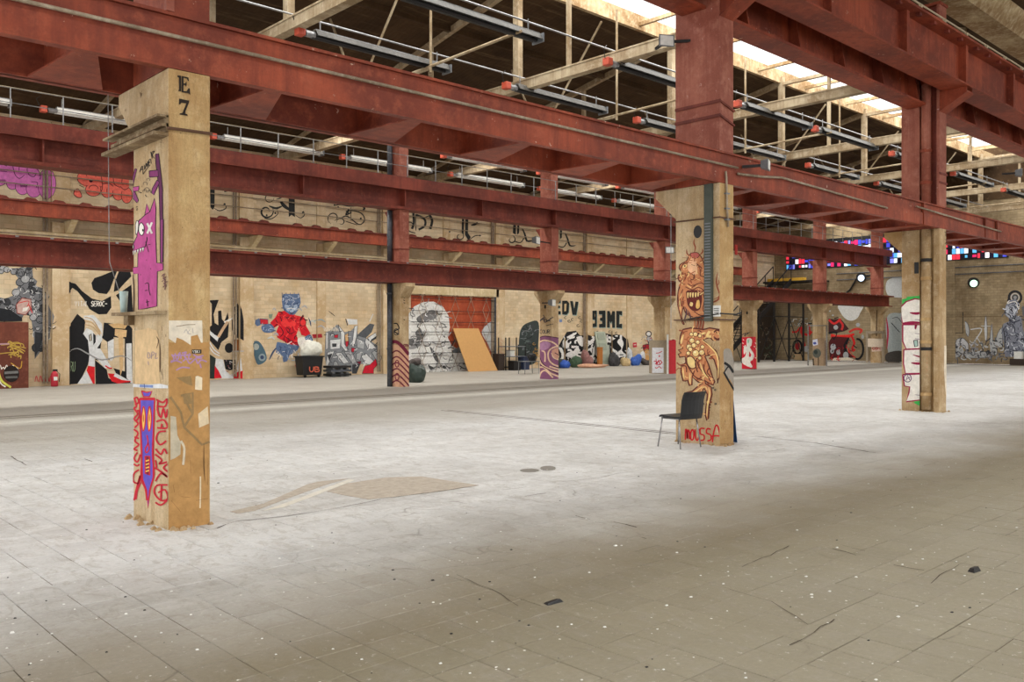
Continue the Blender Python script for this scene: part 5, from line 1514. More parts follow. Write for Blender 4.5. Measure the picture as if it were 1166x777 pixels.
for cx, cy, rx, ry in ((490, 460, 26, 30), (540, 510, 20, 26), (480, 500, 18, 24), (610, 540, 26, 34), (515, 275, 22, 22), (725, 250, 20, 18), (460, 120, 8, 8), (487, 160, 10, 8), (770, 365, 14, 20)): P.ell(cx, cy, rx, ry, GR3)
P.fill([(470, 590), (500, 565), (640, 560), (720, 590)], (226, 216, 196))
P.line([(480, 355), (640, 350), (650, 340)], 14, (232, 60, 50)); P.line([(500, 190), (540, 180)], 9, BLK)
scrib(P, 450, 380, 690, 580, 26, [(206, 44, 44), BLK, (140, 40, 44)], 8, 44)
P.fill([(545, 60), (765, 60), (745, 140), (715, 190), (660, 212), (605, 190), (565, 140)], (206, 206, 202), True)
P.fill([(1020, 150), (1120, 140), (1180, 170), (1180, 560), (1030, 540), (1000, 400), (990, 250)], (160, 168, 168), True)
P.line([(995, 180), (1010, 320), (1000, 480)], 16, (170, 40, 70), True, True); P.line([(1040, 230), (1120, 320)], 7, BLK); P.line([(1050, 190), (1100, 180), (1140, 230)], 6, (80, 80, 84))
P.fill([(1000, 520), (1140, 500), (1140, 600), (1000, 600)], (70, 66, 62), True)
P.build('mural', wall_right, 'red and black bicycle-like mural with a pale disc on the end wall')
P = WE((866, 180, 3.887))
P.fill([(560, 545), (600, 528), (660, 530), (660, 610), (580, 615), (556, 590)], (196, 200, 200), True)
P.build('white_patch', wall_right)
P = WE((1070, 320, 7.4))
GA, GB = (198, 200, 202), (96, 98, 104)
for pts in ([(212, 340), (235, 360), (250, 420), (240, 470), (222, 440)], [(375, 400), (388, 290), (400, 400), (396, 500), (384, 500)], [(130, 540), (150, 490), (200, 485), (240, 530), (240, 590), (200, 560), (160, 530), (150, 600)], [(460, 540), (490, 440), (520, 400), (530, 480), (530, 560)],
            [(200, 620), (260, 600), (400, 600), (420, 640), (330, 650), (220, 650)], [(100, 620), (110, 520), (130, 560), (200, 590), (160, 640), (110, 660)], [(420, 520), (440, 360), (452, 520), (480, 560), (480, 620), (430, 620)]):
    P.fill(pts, rg.choice([GA, (176, 178, 178)]), False)
    P.line(pts, 5, GB)
P.line([(260, 410), (355, 405), (300, 500), (260, 560)], 9, GA); P.line([(310, 470), (360, 550)], 7, GA); P.line([(350, 380), (430, 382)], 5, GA)
scrib(P, 95, 500, 560, 670, 130, [GA, GB, (140, 140, 142), (60, 62, 66)], 8, 46)
scrib(P, 90, 460, 130, 600, 20, [GB, (60, 60, 66)], 7, 30)
man = [(548, 560), (520, 400), (540, 360), (590, 340), (580, 310), (552, 290), (545, 260), (560, 200), (590, 165), (640, 155), (668, 190), (660, 250), (640, 290), (690, 310), (700, 400), (720, 460), (720, 640), (550, 640)]
P.ring(636, 140, 52, 52, 20, (40, 40, 44), 22); P.ring(636, 140, 34, 34, 6, (200, 200, 200), 14); P.ell(636, 140, 26, 26, (70, 72, 76)); P.ell(636, 140, 14, 14, (150, 150, 150))
P.fill(man, (128, 132, 144))
P.fill([(560, 220), (590, 200), (640, 230), (630, 290), (590, 310), (560, 280)], (176, 180, 192), True)
scrib(P, 520, 160, 720, 640, 130, [(60, 62, 76), (210, 214, 222), (90, 94, 108), (40, 42, 50)], 6, 40, inpoly(man))
P.line([(590, 165), (570, 190), (640, 175), (660, 230)], 7, WHT); P.line([(520, 268), (560, 262)], 12, BLK, True, True); P.ring(600, 232, 12, 8, 5, BLK); P.line([(560, 245), (550, 265), (568, 275)], 6, BLK); P.line([(585, 330), (620, 350), (680, 330)], 9, (60, 62, 76))
P.line([(528, 370), (550, 480), (545, 600)], 8, BLK, True, True)
P.fill([(690, 220), (720, 210), (720, 300), (700, 290)], GB); P.line([(700, 200), (704, 420)], 12, (110, 110, 112), True, True)
P.line([(197, 262), (197, 440), (95, 440)], 6, (50, 46, 44), False)
P.line([(95, 300), (520, 300)], 4, (110, 90, 66)); P.line([(150, 240), (150, 300)], 4, (120, 100, 76))
P.build('mural', wall_right, 'black and white portrait in profile amid spiky grey shapes on the end wall')

# coloured strip window of the end wall
win = MB().box(XR - 0.06, XR - 0.02, 16.9, 30.6, 6.02, 7.9).build('window_1', BLACK)
tag(win, 'long strip window of small red, blue and white panes high on the end wall', kind='structure')
PC = [(214, 50, 70), (60, 70, 190), (230, 232, 240), (40, 34, 60), (120, 120, 210), (200, 40, 90), (90, 170, 220), (240, 240, 240), (30, 26, 50)]
PANE = []
for i, c in enumerate(PC):
    m, nt, bs = new_mat('lit_pane')
    bs.inputs['Base Color'].default_value = srgb(c)
    bs.inputs['Emission Color'].default_value = srgb(c)
    bs.inputs['Emission Strength'].default_value = 0.75 if i not in (3, 8) else 0.05
    bs.inputs['Roughness'].default_value = 0.2
    me = MB().box(-.02, .02, -.105, .105, -.15, .15).mesh('pane')
    me.materials.append(m)
    PANE.append(me)
rw = random.Random(3)
panes = 0
for j in range(60):
    for q in range(5):
        o = bpy.data.objects.new('pane', PANE[rw.choice([0, 0, 1, 1, 2, 2, 3, 4, 5, 6, 7, 8])])
        o.location = (XR - .07, 17.1 + j * .2265, 6.22 + q * .33)
        o.scale = (1, rw.choice((.6, .9, 1, 1)), rw.choice((.5, .9, 1, 1)))
        col.objects.link(o)
        o.parent = win
# flood lamps on the end wall
for px, py, lab in ((980, 316, 'oval wall lamp giving bluish light, left of two on the end wall'), (1108, 322, 'oval wall lamp giving greenish light, right of two on the end wall')):
    c_ = wpt(px, py, 'X', XR - .15)
    e = empty('wall_lamp', c_, lab, 'lamp', 'oval lamps on the end wall')
    local(e, 'housing', MB().tube([(.15, 0, 0), (-.02, 0, 0)], .3, 18), BLACK)
    m, nt, bs = new_mat('lit_lens')
    cc = (205, 225, 245) if px < 1000 else (200, 245, 215)
    bs.inputs['Emission Color'].default_value = srgb(cc); bs.inputs['Emission Strength'].default_value = 1.2; bs.inputs['Base Color'].default_value = srgb(cc)
    local(e, 'lens', MB().tube([(-.02, -.05, -.05), (-.06, -.05, -.05)], .2, 18), m)
# crane beam
yb = MB().box(52.6, 53.0, 28.6, 31.2, 5.1, 5.4).build('crane_beam', plain('yellow_paint', (206, 160, 50)))
tag(yb, 'short yellow crane beam end near the far corner of the hall', 'beam')

# dark steel stair in the far corner
stair = empty('steel_stair', (48, 30, 0), 'dark open steel staircase in the far corner behind the red panel pillar', 'staircase')
for yy in (29.4, 30.7):
    MB().bar((44.5, yy, .1), (52.5, yy, 5.2), .08, .3).build('stringer', DARKST, stair)
    MB().bar((44.5, yy, 1.1), (52.5, yy, 6.2), .05, .05).build('hand_rail', DARKST, stair)
    for k in range(9):
        x = 44.5 + k
        MB().box(x - .02, x + .02, yy - .02, yy + .02, .1 + k * .6375, 1.1 + k * .6375).build('baluster', DARKST, stair)
for k in range(26):
    x = 44.6 + k * .305
    MB().box(x, x + .28, 29.4, 30.7, .22 + k * .195, .26 + k * .195).build('tread', DARKST, stair)
MB().box(52.4, 53.9, 27.5, 31.4, 5.1, 5.2).build('landing', DARKST, stair)
cage = empty('mesh_cage', (47, 28.7, 0), 'dark steel mesh cage under the corner stair', 'cage')
for x in (43.8, 45.6, 47.4, 49.2, 51.0, 52.8):
    MB().box(x - .05, x + .05, 28.66, 28.76, 0, 4.2).build('post', DARKST, cage)
for z in (1.4, 2.8, 4.15):
    MB().box(43.8, 52.8, 28.68, 28.74, z, z + .05).build('rail', DARKST, cage)
for k in range(5):
    x = 43.8 + 1.8 * k
    MB().bar((x, 28.7, 0), (x + 1.8, 28.7, 2.8), .03, .04).build('brace', DARKST, cage)
    MB().bar((x + 1.8, 28.7, 0), (x, 28.7, 2.8), .03, .04).build('brace', DARKST, cage)
P = Paint('Y', WY, (835, 330, 7.77), 0.0015)
P.fill([(225, 120), (500, 120), (500, 628), (222, 628)], (70, 60, 50))
scrib(P, 225, 300, 500, 620, 60, [(120, 104, 84), (90, 100, 80), (50, 46, 42), (150, 140, 120)], 8, 50)
P.build('dark_mural', wall_back, 'dark scribbled paint behind the corner stair', steps=ST)

# ------------------------------------------------------------------ chair beside the middle pillar
def floor_pt(px, py): return wpt(px, py, 'Z', 0.0)


CF1, CF2, CB1, CB2 = floor_pt(748, 510), floor_pt(771, 506), floor_pt(777, 512), floor_pt(798, 509)
cc = (CF1 + CF2 + CB1 + CB2) / 4
fd = ((CF1 + CF2) / 2 - (CB1 + CB2) / 2)
rz = math.atan2(fd.y, fd.x) - .24
CHR = plain('chrome_tube', (170, 170, 172), 0.25, 0.9)
BKP = plain('black_leatherette', (30, 31, 34), 0.42, alpha_noise=0.3)


def chair(loc, rz, lab, grp=None, s=1.0):
    """seat faces local +x"""
    c = empty('chair', loc, lab, 'chair', grp, rz=rz)
    seat = MB()
    n = 8
    for i in range(n):
        a, b = -0.21 + .42 * i / n, -0.21 + .42 * (i + 1) / n
        za, zb = .445 + .018 * ((i / n - .4) * 2) ** 2, .445 + .018 * (((i + 1) / n - .4) * 2) ** 2
        if i == n - 1: zb -= .02
        seat.hexa([(a, -.22, za), (b, -.22, zb), (b, .22, zb), (a, .22, za)], [(a, -.21, za + .03), (b, -.21, zb + .03), (b, .21, zb + .03), (a, .21, za + .03)])
    local(c, 'seat', seat, BKP)
    bk = MB()
    rows = [(.44, -.22), (.52, -.245), (.62, -.255), (.72, -.265), (.8, -.29), (.85, -.32)]
    for (z0, x0), (z1, x1) in zip(rows, rows[1:]):
        for j in range(6):
            y0, y1 = -.235 + .47 * j / 6, -.235 + .47 * (j + 1) / 6
            c0, c1 = -.03 * (1 - (y0 / .22) ** 2), -.03 * (1 - (y1 / .22) ** 2)
            bk.hexa([(x0 + c0 - .014, y0, z0), (x0 + c0 + .008, y0, z0), (x0 + c1 + .008, y1, z0), (x0 + c1 - .014, y1, z0)],
                    [(x1 + c0 - .014, y0, z1), (x1 + c0 + .008, y0, z1), (x1 + c1 + .008, y1, z1), (x1 + c1 - .014, y1, z1)])
    local(c, 'backrest', bk, BKP)
    for sx, sy in ((1, -1), (1, 1), (-1, -1), (-1, 1)):
        local(c, 'leg', MB().tube([(sx * .17, sy * .19, .445), (sx * .185, sy * .2, .3), (sx * .225, sy * .225, 0.005)], .011, 8), CHR, smooth=True)
    for sy in (-1, 1):
        local(c, 'seat_rail', MB().tube([(.18, sy * .19, .44), (-.19, sy * .19, .44)], .011, 8), CHR, smooth=True)
    return c


chair((cc.x, cc.y, 0), rz, 'black padded chair with thin chrome legs in front of the monster mural pillar')

# blue sheet behind the middle pillar
x1, y1 = PX[1] + PW, PY + .0
b = MB()
prev = None
for i in range(7):
    t = i / 6
    prev_ = [(x1 + .005 + .04 * t, y1 + .05, .55 * (1 - t) + .0), (x1 + .02 + .14 * t * t, y1, .85 * (1 - t))]
for k in range(5):
    t = k / 4
    xx = x1 + .02 + .05 * math.sin(k * 1.7)
bl = MB()
for k in range(6):
    a0, a1 = k / 6, (k + 1) / 6
    for q in range(6):
        z0, z1 = 1.0 * (1 - q / 6), 1.0 * (1 - (q + 1) / 6)
        o = lambda a, z: x1 + .012 + .16 * (1 - z) * (1 + .35 * math.sin(a * 9))
        yy = lambda a: y1 + .05 + .45 * a
        bl.hexa([(o(a0, z1), yy(a0), z1), (o(a0, z1) + .01, yy(a0), z1), (o(a1, z1) + .01, yy(a1), z1), (o(a1, z1), yy(a1), z1)],
                [(o(a0, z0), yy(a0), z0), (o(a0, z0) + .01, yy(a0), z0), (o(a1, z0) + .01, yy(a1), z0), (o(a1, z0), yy(a1), z0)])
tag(bl.build('tarpaulin', plain('blue_tarpaulin', (36, 84, 140), 0.5, alpha_noise=.35)), 'blue tarpaulin sheet hanging against the far side of the chair pillar', 'tarpaulin')

# ribbed conduit, straps, socket hole on the middle pillar
px1 = PX[1]
cond = empty('cable_duct', (px1 - .03, 7.9, 1.9), 'dark green-grey ribbed cable duct running down the monster mural pillar', 'duct')
yd = wpt(808, 280, 'X', px1).y
MB().box(px1 - .05, px1 - .002, yd - .07, yd + .07, wpt(808, 366, 'X', px1).z, HB - .01).build('channel', plain('dark_green_grey_paint', (74, 80, 72), 0.5), cond)
z = wpt(808, 366, 'X', px1).z + .05
k = 0
while z < 3.4:
    MB().box(px1 - .06, px1 - .05, yd - .05, yd + .05, z, z + .018).build('rib', GREYM, cond)
    z += .045
    k += 1
sb = wpt(817, 354, 'X', px1)
MB().box(px1 - .03, px1 - .002, sb.y - .06, sb.y + .06, sb.z - .09, sb.z + .08).build('junction_box', WHITE, pillars[1])
for q in range(4): MB().box(px1 - .034, px1 - .03, sb.y - .045, sb.y + .045, sb.z - .06 + q * .03, sb.z - .05 + q * .03).build('label_line', BLACK, pillars[1])
hp = wpt(794.5, 264, 'X', px1)
MB().prism([(hp.y + .075 * math.cos(t), hp.z + .1 * math.sin(t)) for t in [2 * math.pi * k / 16 for k in range(16)]], 'X', px1 - .006, px1 - .001).build('dark_hole', BLACK, pillars[1])
RUST = plain('rusty_strap', (96, 68, 50), 0.7)
for z, mt in ((wpt(823, 247, 'X', px1).z, RUST), (wpt(823, 364, 'X', px1).z, RUST)):
    MB().tube([(px1 - .018, PY + PD + .02, z), (px1 - .018, PY - .018, z), (px1 + PW + .02, PY - .018, z)], .013, 6).build('strap', mt, pillars[1])
MB().tube([(px1 - .02, PY + .6, 1.93), (px1 - .05, PY + .2, 1.99), (px1 - .02, PY - .03, 2.02), (px1 + PW, PY - .04, 2.01), (px1 + PW + .15, PY - .03, 2.04)], .012, 6).build('wire_loop', DARKST, pillars[1])
vc = wpt(826, 200, 'Y', PY)
tag(MB().tube([(vc.x - .04, PY - .03, 4.2), (vc.x - .02, PY - .03, 4.1), (vc.x, PY - .03, 3.6), (vc.x + .03, PY - .03, 3.35)], .017, 8).build('conduit', PIPE, smooth=True), 'short vertical beige conduit hanging at the top of the chair pillar', 'pipe')
for z in (3.45, 3.62, 3.85): MB().box(vc.x - .04, vc.x + .05, PY - .05, PY - .002, z, z + .02).build('pipe_clip', GREYM, pillars[1])

# nearest pillar: steel angle ledge, shelf with cup, hanging wire
lw = empty('steel_ledge', (PX[0], 8, 3.5), 'weathered pale angle ledge projecting from the nearest pillar under its head', 'ledge')
WTH = worn('weathered_timber', (176, 156, 122), (120, 98, 70), (200, 184, 154), 2, .9)
for (xa, xb, za, zb, L) in ((PX[0] - .1, PX[0] - .002, 3.58, 3.60, 1.35), (PX[0] - .02, PX[0] - .002, 3.46, 3.60, 1.2), (PX[0] - .13, PX[0] - .002, 3.42, 3.45, 1.3), (PX[0] - .06, PX[0] - .002, 3.50, 3.53, 1.25)):
    MB().box(xa, xb, PY - .01, PY + L, za, zb).build('ledge_strip', WTH, lw)
MB().tube([(PX[0] - .012, PY - .012, 3.49), (PX[0] + PW + .01, PY - .012, 3.50)], .014, 6).build('strap', RUST, lw)
shz = wpt(190, 354, 'X', PX[0]).z
sh = empty('wall_shelf', (PX[0], 8, shz), 'short pale timber shelf nailed across the nearest pillar', 'shelf')
MB().box(PX[0] - .09, PX[0] - .002, PY + .02, PY + PD + .32, shz - .03, shz).build('board', WTH, sh)
MB().box(PX[0] - .06, PX[0] - .002, PY + PD - .03, PY + PD + .08, shz - .12, shz - .03).build('bracket', WTH, sh)
cy = PY + PD + .12
cup = MB().tube([(PX[0] - .045, cy, shz + .001), (PX[0] - .045, cy, shz + .2)], [.028, .04], 16).build('plastic_cup', plain('pale_blue_plastic', (170, 192, 190), .3), smooth=True)
tag(cup, 'tall pale blue-grey cup standing on the shelf of the nearest pillar', 'cup')
wp = wpt(123, 100, 'Y', 8.86)
hw_ = MB().tube([(wp.x, 8.86, 4.022), (wp.x + .01, 8.86, 2.6), (wp.x + .015, 8.86, wpt(125, 300, 'Y', 9.0).z), (wp.x + .10, 8.7, 1.95)], .004, 5).build('hanging_wire', GALV)
tag(hw_, 'thin pale wire hanging from the girder left of the nearest pillar', 'wire')
wq = wpt(764, 210, 'Y', 8.86)
tag(MB().tube([(wq.x, 8.86, 4.022), (wq.x, 8.86, 1.8)], .005, 5).build('hanging_wire', GALV), 'thin pale wire hanging from the girder left of the chair pillar', 'wire')

# blue-grey downpipe at the rear pillar
dp = empty('down_pipe', (QX[2] - .1, QY + .42, 0), 'blue-grey downpipe standing against the leftmost rear pillar and post', 'pipe')
for za, zb in ((0, 3.35), (4.03, 5.74), (6.82, 8.3)):
    MB().tube([(QX[2] - .095, QY + .42, za), (QX[2] - .095, QY + .42, zb)], .085, 14).build('pipe', DKPIPE, dp, smooth=True)
for z in (1.2, 3.0, 4.9, 7.2): MB().tube([(QX[2] - .1, QY + .42, z), (QX[2] - .1, QY + .42, z + .06)], .095, 14).build('pipe_collar', DKPIPE, dp)



# flood lights
def flood(px, py, axis, val, lab, s=.16, tilt=.5, yaw=0, arm=None):
    p = wpt(px, py, axis, val)
    e = empty('floodlight', p, lab, 'lamp', rz=yaw)
    h = MB().hexa([(-s, -s * .3, -s * .7), (s, -s * .3, -s * .7), (s * .6, s * .7, -s * .4), (-s * .6, s * .7, -s * .4)],
                  [(-s, -s * .3, s * .7), (s, -s * .3, s * .7), (s * .6, s * .7, s * .5), (-s * .6, s * .7, s * .5)])
    local(e, 'housing', h, GREYM)
    local(e, 'glass', MB().box(-s * .85, s * .85, -s * .34, -s * .29, -s * .58, s * .58), WHITE)
    local(e, 'mount', MB().box(-.02, .02, s * .6, s * .6 + .3, -.02, .02), DARKST)
    if arm: MB().bar(p + Vector((0, s * .5, 0)), Vector(arm) + Vector((0, 0, p.z)), .04, .04).build('arm', DARKST, e)
    return e


for q, (px, py, ax, v, lab, s) in enumerate(((758, 47, 'X', 11.2, 'grey floodlight mounted at the left edge of the broad red column', .13), (873, 188, 'Y', 7.28, 'grey floodlight clamped on the near girder right of the broad red column', .12),
                                             (1161, 197, 'Y', 7.3, 'grey floodlight at the right picture edge above the girder', .14), (762, 285, 'Y', 22.95, 'small dark floodlight left of the chair pillar', .2),
                                             (611, 274, 'Y', 22.95, 'small dark floodlight on the post over the purple wave pillar', .2), (629, 345, 'Y', 22.8, 'small pale grey floodlight on the purple wave pillar', .19))):
    flood(px, py, ax, v, lab, s, yaw=-.5 if q in (0, 3) else .4, arm={0: (PX[1] + .05, PY + .5, 0), 3: (QX[4] + .2, QY + .1, 0), 4: (QX[3] + .05, QY + .1, 0), 5: (QX[3] + .15, QY + .1, 0)}.get(q))
sg = wpt(840, 284, 'Y', 23.0)
sgn_ = MB().box(sg.x - .1, sg.x + .1, 23.07, 23.1, sg.z - .26, sg.z + .22).build('red_sign', plain('red_sign_paint', (176, 50, 44)))
tag(sgn_, 'small upright red notice on the upper rear beam right of the chair pillar', 'sign')

# ------------------------------------------------------------------ things along the graffiti wall
def wf(px, dy=0.5): return wpt(px, 400, 'Y', WY - dy).x


# red-brown board at the far left
xb1 = wf(32, .5)
bd = empty('site_board', (xb1 - 2.4, WY - .5, 0), 'rust brown upright board with yellow scrawl and a round hole, far left by the wall', 'board')
MB().box(xb1 - 3.2, xb1, WY - .56, WY - .5, 0, wpt(20, 367, 'Y', WY - .5).z).build('panel', worn('brown_red_board', (128, 70, 52), (104, 54, 40), (146, 86, 66), 1, .8), bd)
P = Paint('Y', WY - .56, (0, 290, 4.858), .001)
YL = (196, 164, 78)
for k in range(14): P.line([(rg.uniform(-20, 120), 490 + k * 6), (rg.uniform(40, 140), 480 + k * 6), (rg.uniform(60, 145), 500 + k * 6)], 5, YL)
for k in range(6): P.line([(-10 + k * 18, 635), (k * 18, 612 + (k % 2) * 12), (8 + k * 18, 636)], 5, WHT)
P.line([(-10, 496), (50, 494)], 8, (190, 150, 160)); P.line([(60, 600), (110, 630), (120, 590)], 5, (206, 160, 60))
P.ell(62, 660, 44, 46, (40, 32, 30)); P.line([(24, 655), (100, 650)], 14, (120, 120, 118)); P.line([(30, 680), (96, 678)], 12, (100, 100, 98))
P.line([(-10, 650), (10, 700), (60, 735)], 12, (206, 206, 90)); P.line([(-10, 680), (5, 715), (30, 732)], 7, WHT)
P.build('board_scrawl', bd)
# fire extinguisher
fx = wf(62, .35)
fe = empty('fire_extinguisher', (fx, WY - .35, 0), 'small red fire extinguisher on the floor near the left pilaster', 'extinguisher')
MB().tube([(fx, WY - .35, 0.0), (fx, WY - .35, .04), (fx, WY - .35, .42), (fx, WY - .35, .5)], [.1, .11, .11, .04], 12).build('body', plain('red_enamel', (176, 36, 52), .4), fe, smooth=True)
MB().box(fx - .05, fx + .09, WY - .37, WY - .33, .5, .56).build('valve', BLACK, fe)
MB().tube([(fx + .05, WY - .35, .52), (fx + .16, WY - .36, .4), (fx + .14, WY - .36, .15)], .012, 6).build('hose', BLACK, fe)
MB().box(fx - .05, fx + .06, WY - .465, WY - .455, .2, .32).build('sticker', WHITE, fe)


def bin_(px0, px1, h, lab, mat, dy=.9, txt=None):
    a, b_ = wf(px0, dy), wf(px1, dy)
    y = WY - dy
    e = empty('waste_bin', ((a + b_) / 2, y, 0), lab, 'bin')
    t = .06
    MB().hexa([(a + t, y + .05, .1), (b_ - t, y + .05, .1), (b_ - t, y + .55, .1), (a + t, y + .55, .1)], [(a, y, h), (b_, y, h), (b_, y + .6, h), (a, y + .6, h)]).build('body', mat, e)
    MB().box(a - .04, b_ + .04, y - .04, y + .64, h, h + .05).build('rim', mat, e)
    for x in (a + .15, b_ - .15): MB().tube([(x, y + .12, .08), (x + .05, y + .12, .08)], .08, 10).build('wheel', BLACK, e)
    if txt:
        P = Paint('Y', y - .03, (340, 350, 9.14), .001)
        P.text(txt, 115, 672, 52, 42, 11, (206, 104, 80), gap=.3)
        P.build('painted_letters', e)
    return a, b_, y


a, b_, y = bin_(344.5, 368, 0.80, 'black rubbish bin marked UB in orange, heaped with white sheeting', BLACK, .9, 'UB')


def heap(name, cx, cy, z0, rx, ry, h, mat, lab, cat, seed, n=14):
    r_ = random.Random(seed)
    bm = bmesh.new()
    bmesh.ops.create_icosphere(bm, subdivisions=3, radius=1)
    offs = [(Vector((r_.uniform(-1, 1), r_.uniform(-1, 1), r_.uniform(-.3, 1))).normalized(), r_.uniform(.15, .45)) for _ in range(n)]
    for v in bm.verts:
        d = 0
        for o_, s_ in offs: d += s_ * max(0, v.co.dot(o_) - .72) * 2.2
        v.co = v.co * (0.72 + d + r_.uniform(-.05, .05))
        v.co.x = v.co.x * rx + cx
        v.co.y = v.co.y * ry + cy
        v.co.z = max(0, v.co.z + .35) * h / 1.35 + z0
    me = bpy.data.meshes.new(name)
    bm.to_mesh(me)
    bm.free()
    me.materials.append(mat)
    o = bpy.data.objects.new(name, me)
    col.objects.link(o)
    return tag(o, lab, cat)


heap('plastic_sheet', (a + b_) / 2 + .1, y + .3, 0.85, .46, .28, .55, plain('crumpled_white_sheet', (226, 226, 214), .5), 'crumpled white plastic sheeting piled on the black bin', 'sheeting', 4, 20)
xa, xc = wf(371, .7), wf(394, .7)
ct = empty('pallet_stack', ((xa + xc) / 2, WY - .7, 0), 'low dark stack of battens on the floor right of the black bin', 'pallet')
for z in (0, .16, .32): MB().box(xa, xc, WY - 1.1, WY - .5, z + .04, z + .12).build('board', DKPIPE if z == .16 else BLACK, ct)
for x in (xa + .1, (xa + xc) / 2, xc - .2):
    for z in (.0, .12, .28): MB().box(x, x + .12, WY - 1.05, WY - .55, z, z + .06).build('block', GREYM, ct)
# leaning chipboard sheet
la, lb = wf(526, .9), wf(556, .9)
t0, t1 = wpt(525, 383, 'Y', WY - .35), wpt(560, 383, 'Y', WY - .35)
brd = MB().hexa([(la + .35, WY - .95, 0), (lb + .55, WY - .95, 0), (lb + .55, WY - .91, 0), (la + .35, WY - .91, 0)], [(la + .05, WY - .22, 1.98), (lb - .02, WY - .22, 1.98), (lb - .02, WY - .18, 1.98), (la + .05, WY - .18, 1.98)]).build('chipboard_sheet', plain('tan_chipboard', (196, 150, 92), .8, alpha_noise=.08))
tag(brd, 'large tan chipboard sheet leaning on the orange door', 'board')
# green bin behind the leftmost rear pillar
gx = wpt(472, 430, 'Y', 25.2).x
gb = empty('waste_sack', (gx, 25.2, 0), 'dark green sack slumped beside the red wavy rear pillar', 'sack')
h_ = heap('sack_body', gx, 25.2, 0, .42, .4, .72, plain('dark_green_plastic', (48, 62, 56), .4), None, None, 9, 12); h_.parent = gb; h_.matrix_parent_inverse = Matrix.Translation(-gb.location)
h_ = heap('sack_contents', gx + .05, 25.25, .6, .25, .25, .28, plain('grey_rubble', (96, 88, 86), .8), None, None, 10, 12); h_.parent = gb; h_.matrix_parent_inverse = Matrix.Translation(-gb.location)

# rack, crates and buckets between door and purple wave pillar
xr = wf(583, .8)
rk = empty('metal_rack', (xr, WY - .8, 0), 'rusty dark metal rack with shelves left of the purple wave pillar', 'rack')
for dx in (-.55, .15, .75):
    for dy in (0, .5): MB().box(xr + dx, xr + dx + .04, WY - .95 + dy, WY - .91 + dy, 0, 1.55 if dx < .5 else 1.2).build('upright', DARKST, rk)
for z in (.12, .62, 1.1): MB().box(xr - .55, xr + .79, WY - .95, WY - .4, z, z + .04).build('shelf', GREYM if z > .3 else DARKST, rk)


def thing_box(name, px, dy, w_, d_, h, z, mat, lab, cat, lid=None):
    x = wf(px, dy)
    e = empty(name, (x, WY - dy, z), lab, cat)
    MB().hexa([(x - w_ / 2 * .92, WY - dy, z), (x + w_ / 2 * .92, WY - dy, z), (x + w_ / 2 * .92, WY - dy + d_, z), (x - w_ / 2 * .92, WY - dy + d_, z)],
              [(x - w_ / 2, WY - dy - .01, z + h), (x + w_ / 2, WY - dy - .01, z + h), (x + w_ / 2, WY - dy + d_, z + h), (x - w_ / 2, WY - dy + d_, z + h)]).build('body', mat, e)
    MB().box(x - w_ / 2 - .015, x + w_ / 2 + .015, WY - dy - .03, WY - dy + d_ + .01, z + h, z + h + .03).build('rim', lid or mat, e)
    return e


DW = plain('dark_wood', (58, 46, 38), .8)
thing_box('crate', 571, .9, .38, .4, .75, 0, DW, 'dark wooden crate left of the metal rack', 'crate')
thing_box('bucket', 583.5, .86, .28, .28, .26, .66, WHITE, 'small white bucket on the middle shelf of the rack', 'bucket', GREYM)
thing_box('crate', 589, 1.45, .45, .4, .42, 0, BLACK, 'low black crate in front of the metal rack', 'crate')
thing_box('crate', 599.5, 1.1, .42, .4, .6, 0, plain('dark_blue_crate', (44, 54, 80), .6), 'dark blue crate right of the metal rack', 'crate')
# small stool frame
tx = wpt(602, 425, 'Y', 27.2).x
tb = empty('folding_table', (tx, 27.2, 0), 'small thin-legged grey table left of the purple wave pillar', 'table')
for dx in (-.42, .42):
    for dy in (-.2, .2): MB().tube([(tx + dx, 27.2 + dy, 0), (tx + dx * .95, 27.2 + dy, .52)], .015, 6).build('leg', GREYM, tb)
MB().box(tx - .45, tx + .45, 26.97, 27.43, .52, .55).build('tabletop', GREYM, tb)
heap('rag_pile', tx + .25, 27.2, .55, .22, .18, .34, BLACK, 'black bundle lying on the small grey table', 'bundle', 21, 10)
# heap of things along the white letters
DOORG = plain('grey_green_door', (170, 176, 158), .6)
xd = wf(688, .5)
dr = empty('old_door', (xd, WY - .4, 0), 'grey-green panelled door leaf leaning under the white letters', 'door')
dr['kind'] = 'thing'
MB().hexa([(xd - .42, WY - .62, 0), (xd + .42, WY - .62, 0), (xd + .42, WY - .58, 0), (xd - .42, WY - .58, 0)], [(xd - .42, WY - .2, 1.85), (xd + .42, WY - .2, 1.85), (xd + .42, WY - .16, 1.85), (xd - .42, WY - .16, 1.85)]).build('leaf', DOORG, dr)
for z in (.25, .85, 1.4):
    yy = lambda q: WY - .62 + .42 * q / 1.85
    MB().hexa([(xd - .28, yy(z) - .03, z), (xd + .28, yy(z) - .03, z), (xd + .28, yy(z), z), (xd - .28, yy(z), z)], [(xd - .28, yy(z + .38) - .03, z + .38), (xd + .28, yy(z + .38) - .03, z + .38), (xd + .28, yy(z + .38), z + .38), (xd - .28, yy(z + .38), z + .38)]).build('panel', plain('grey_green_panel', (150, 158, 142), .6), dr)
thing_box('timber_block', 684, 1.0, .32, .12, 1.0, 0, plain('orange_timber', (176, 112, 52), .7), 'upright orange-brown timber board before the leaning door', 'board')
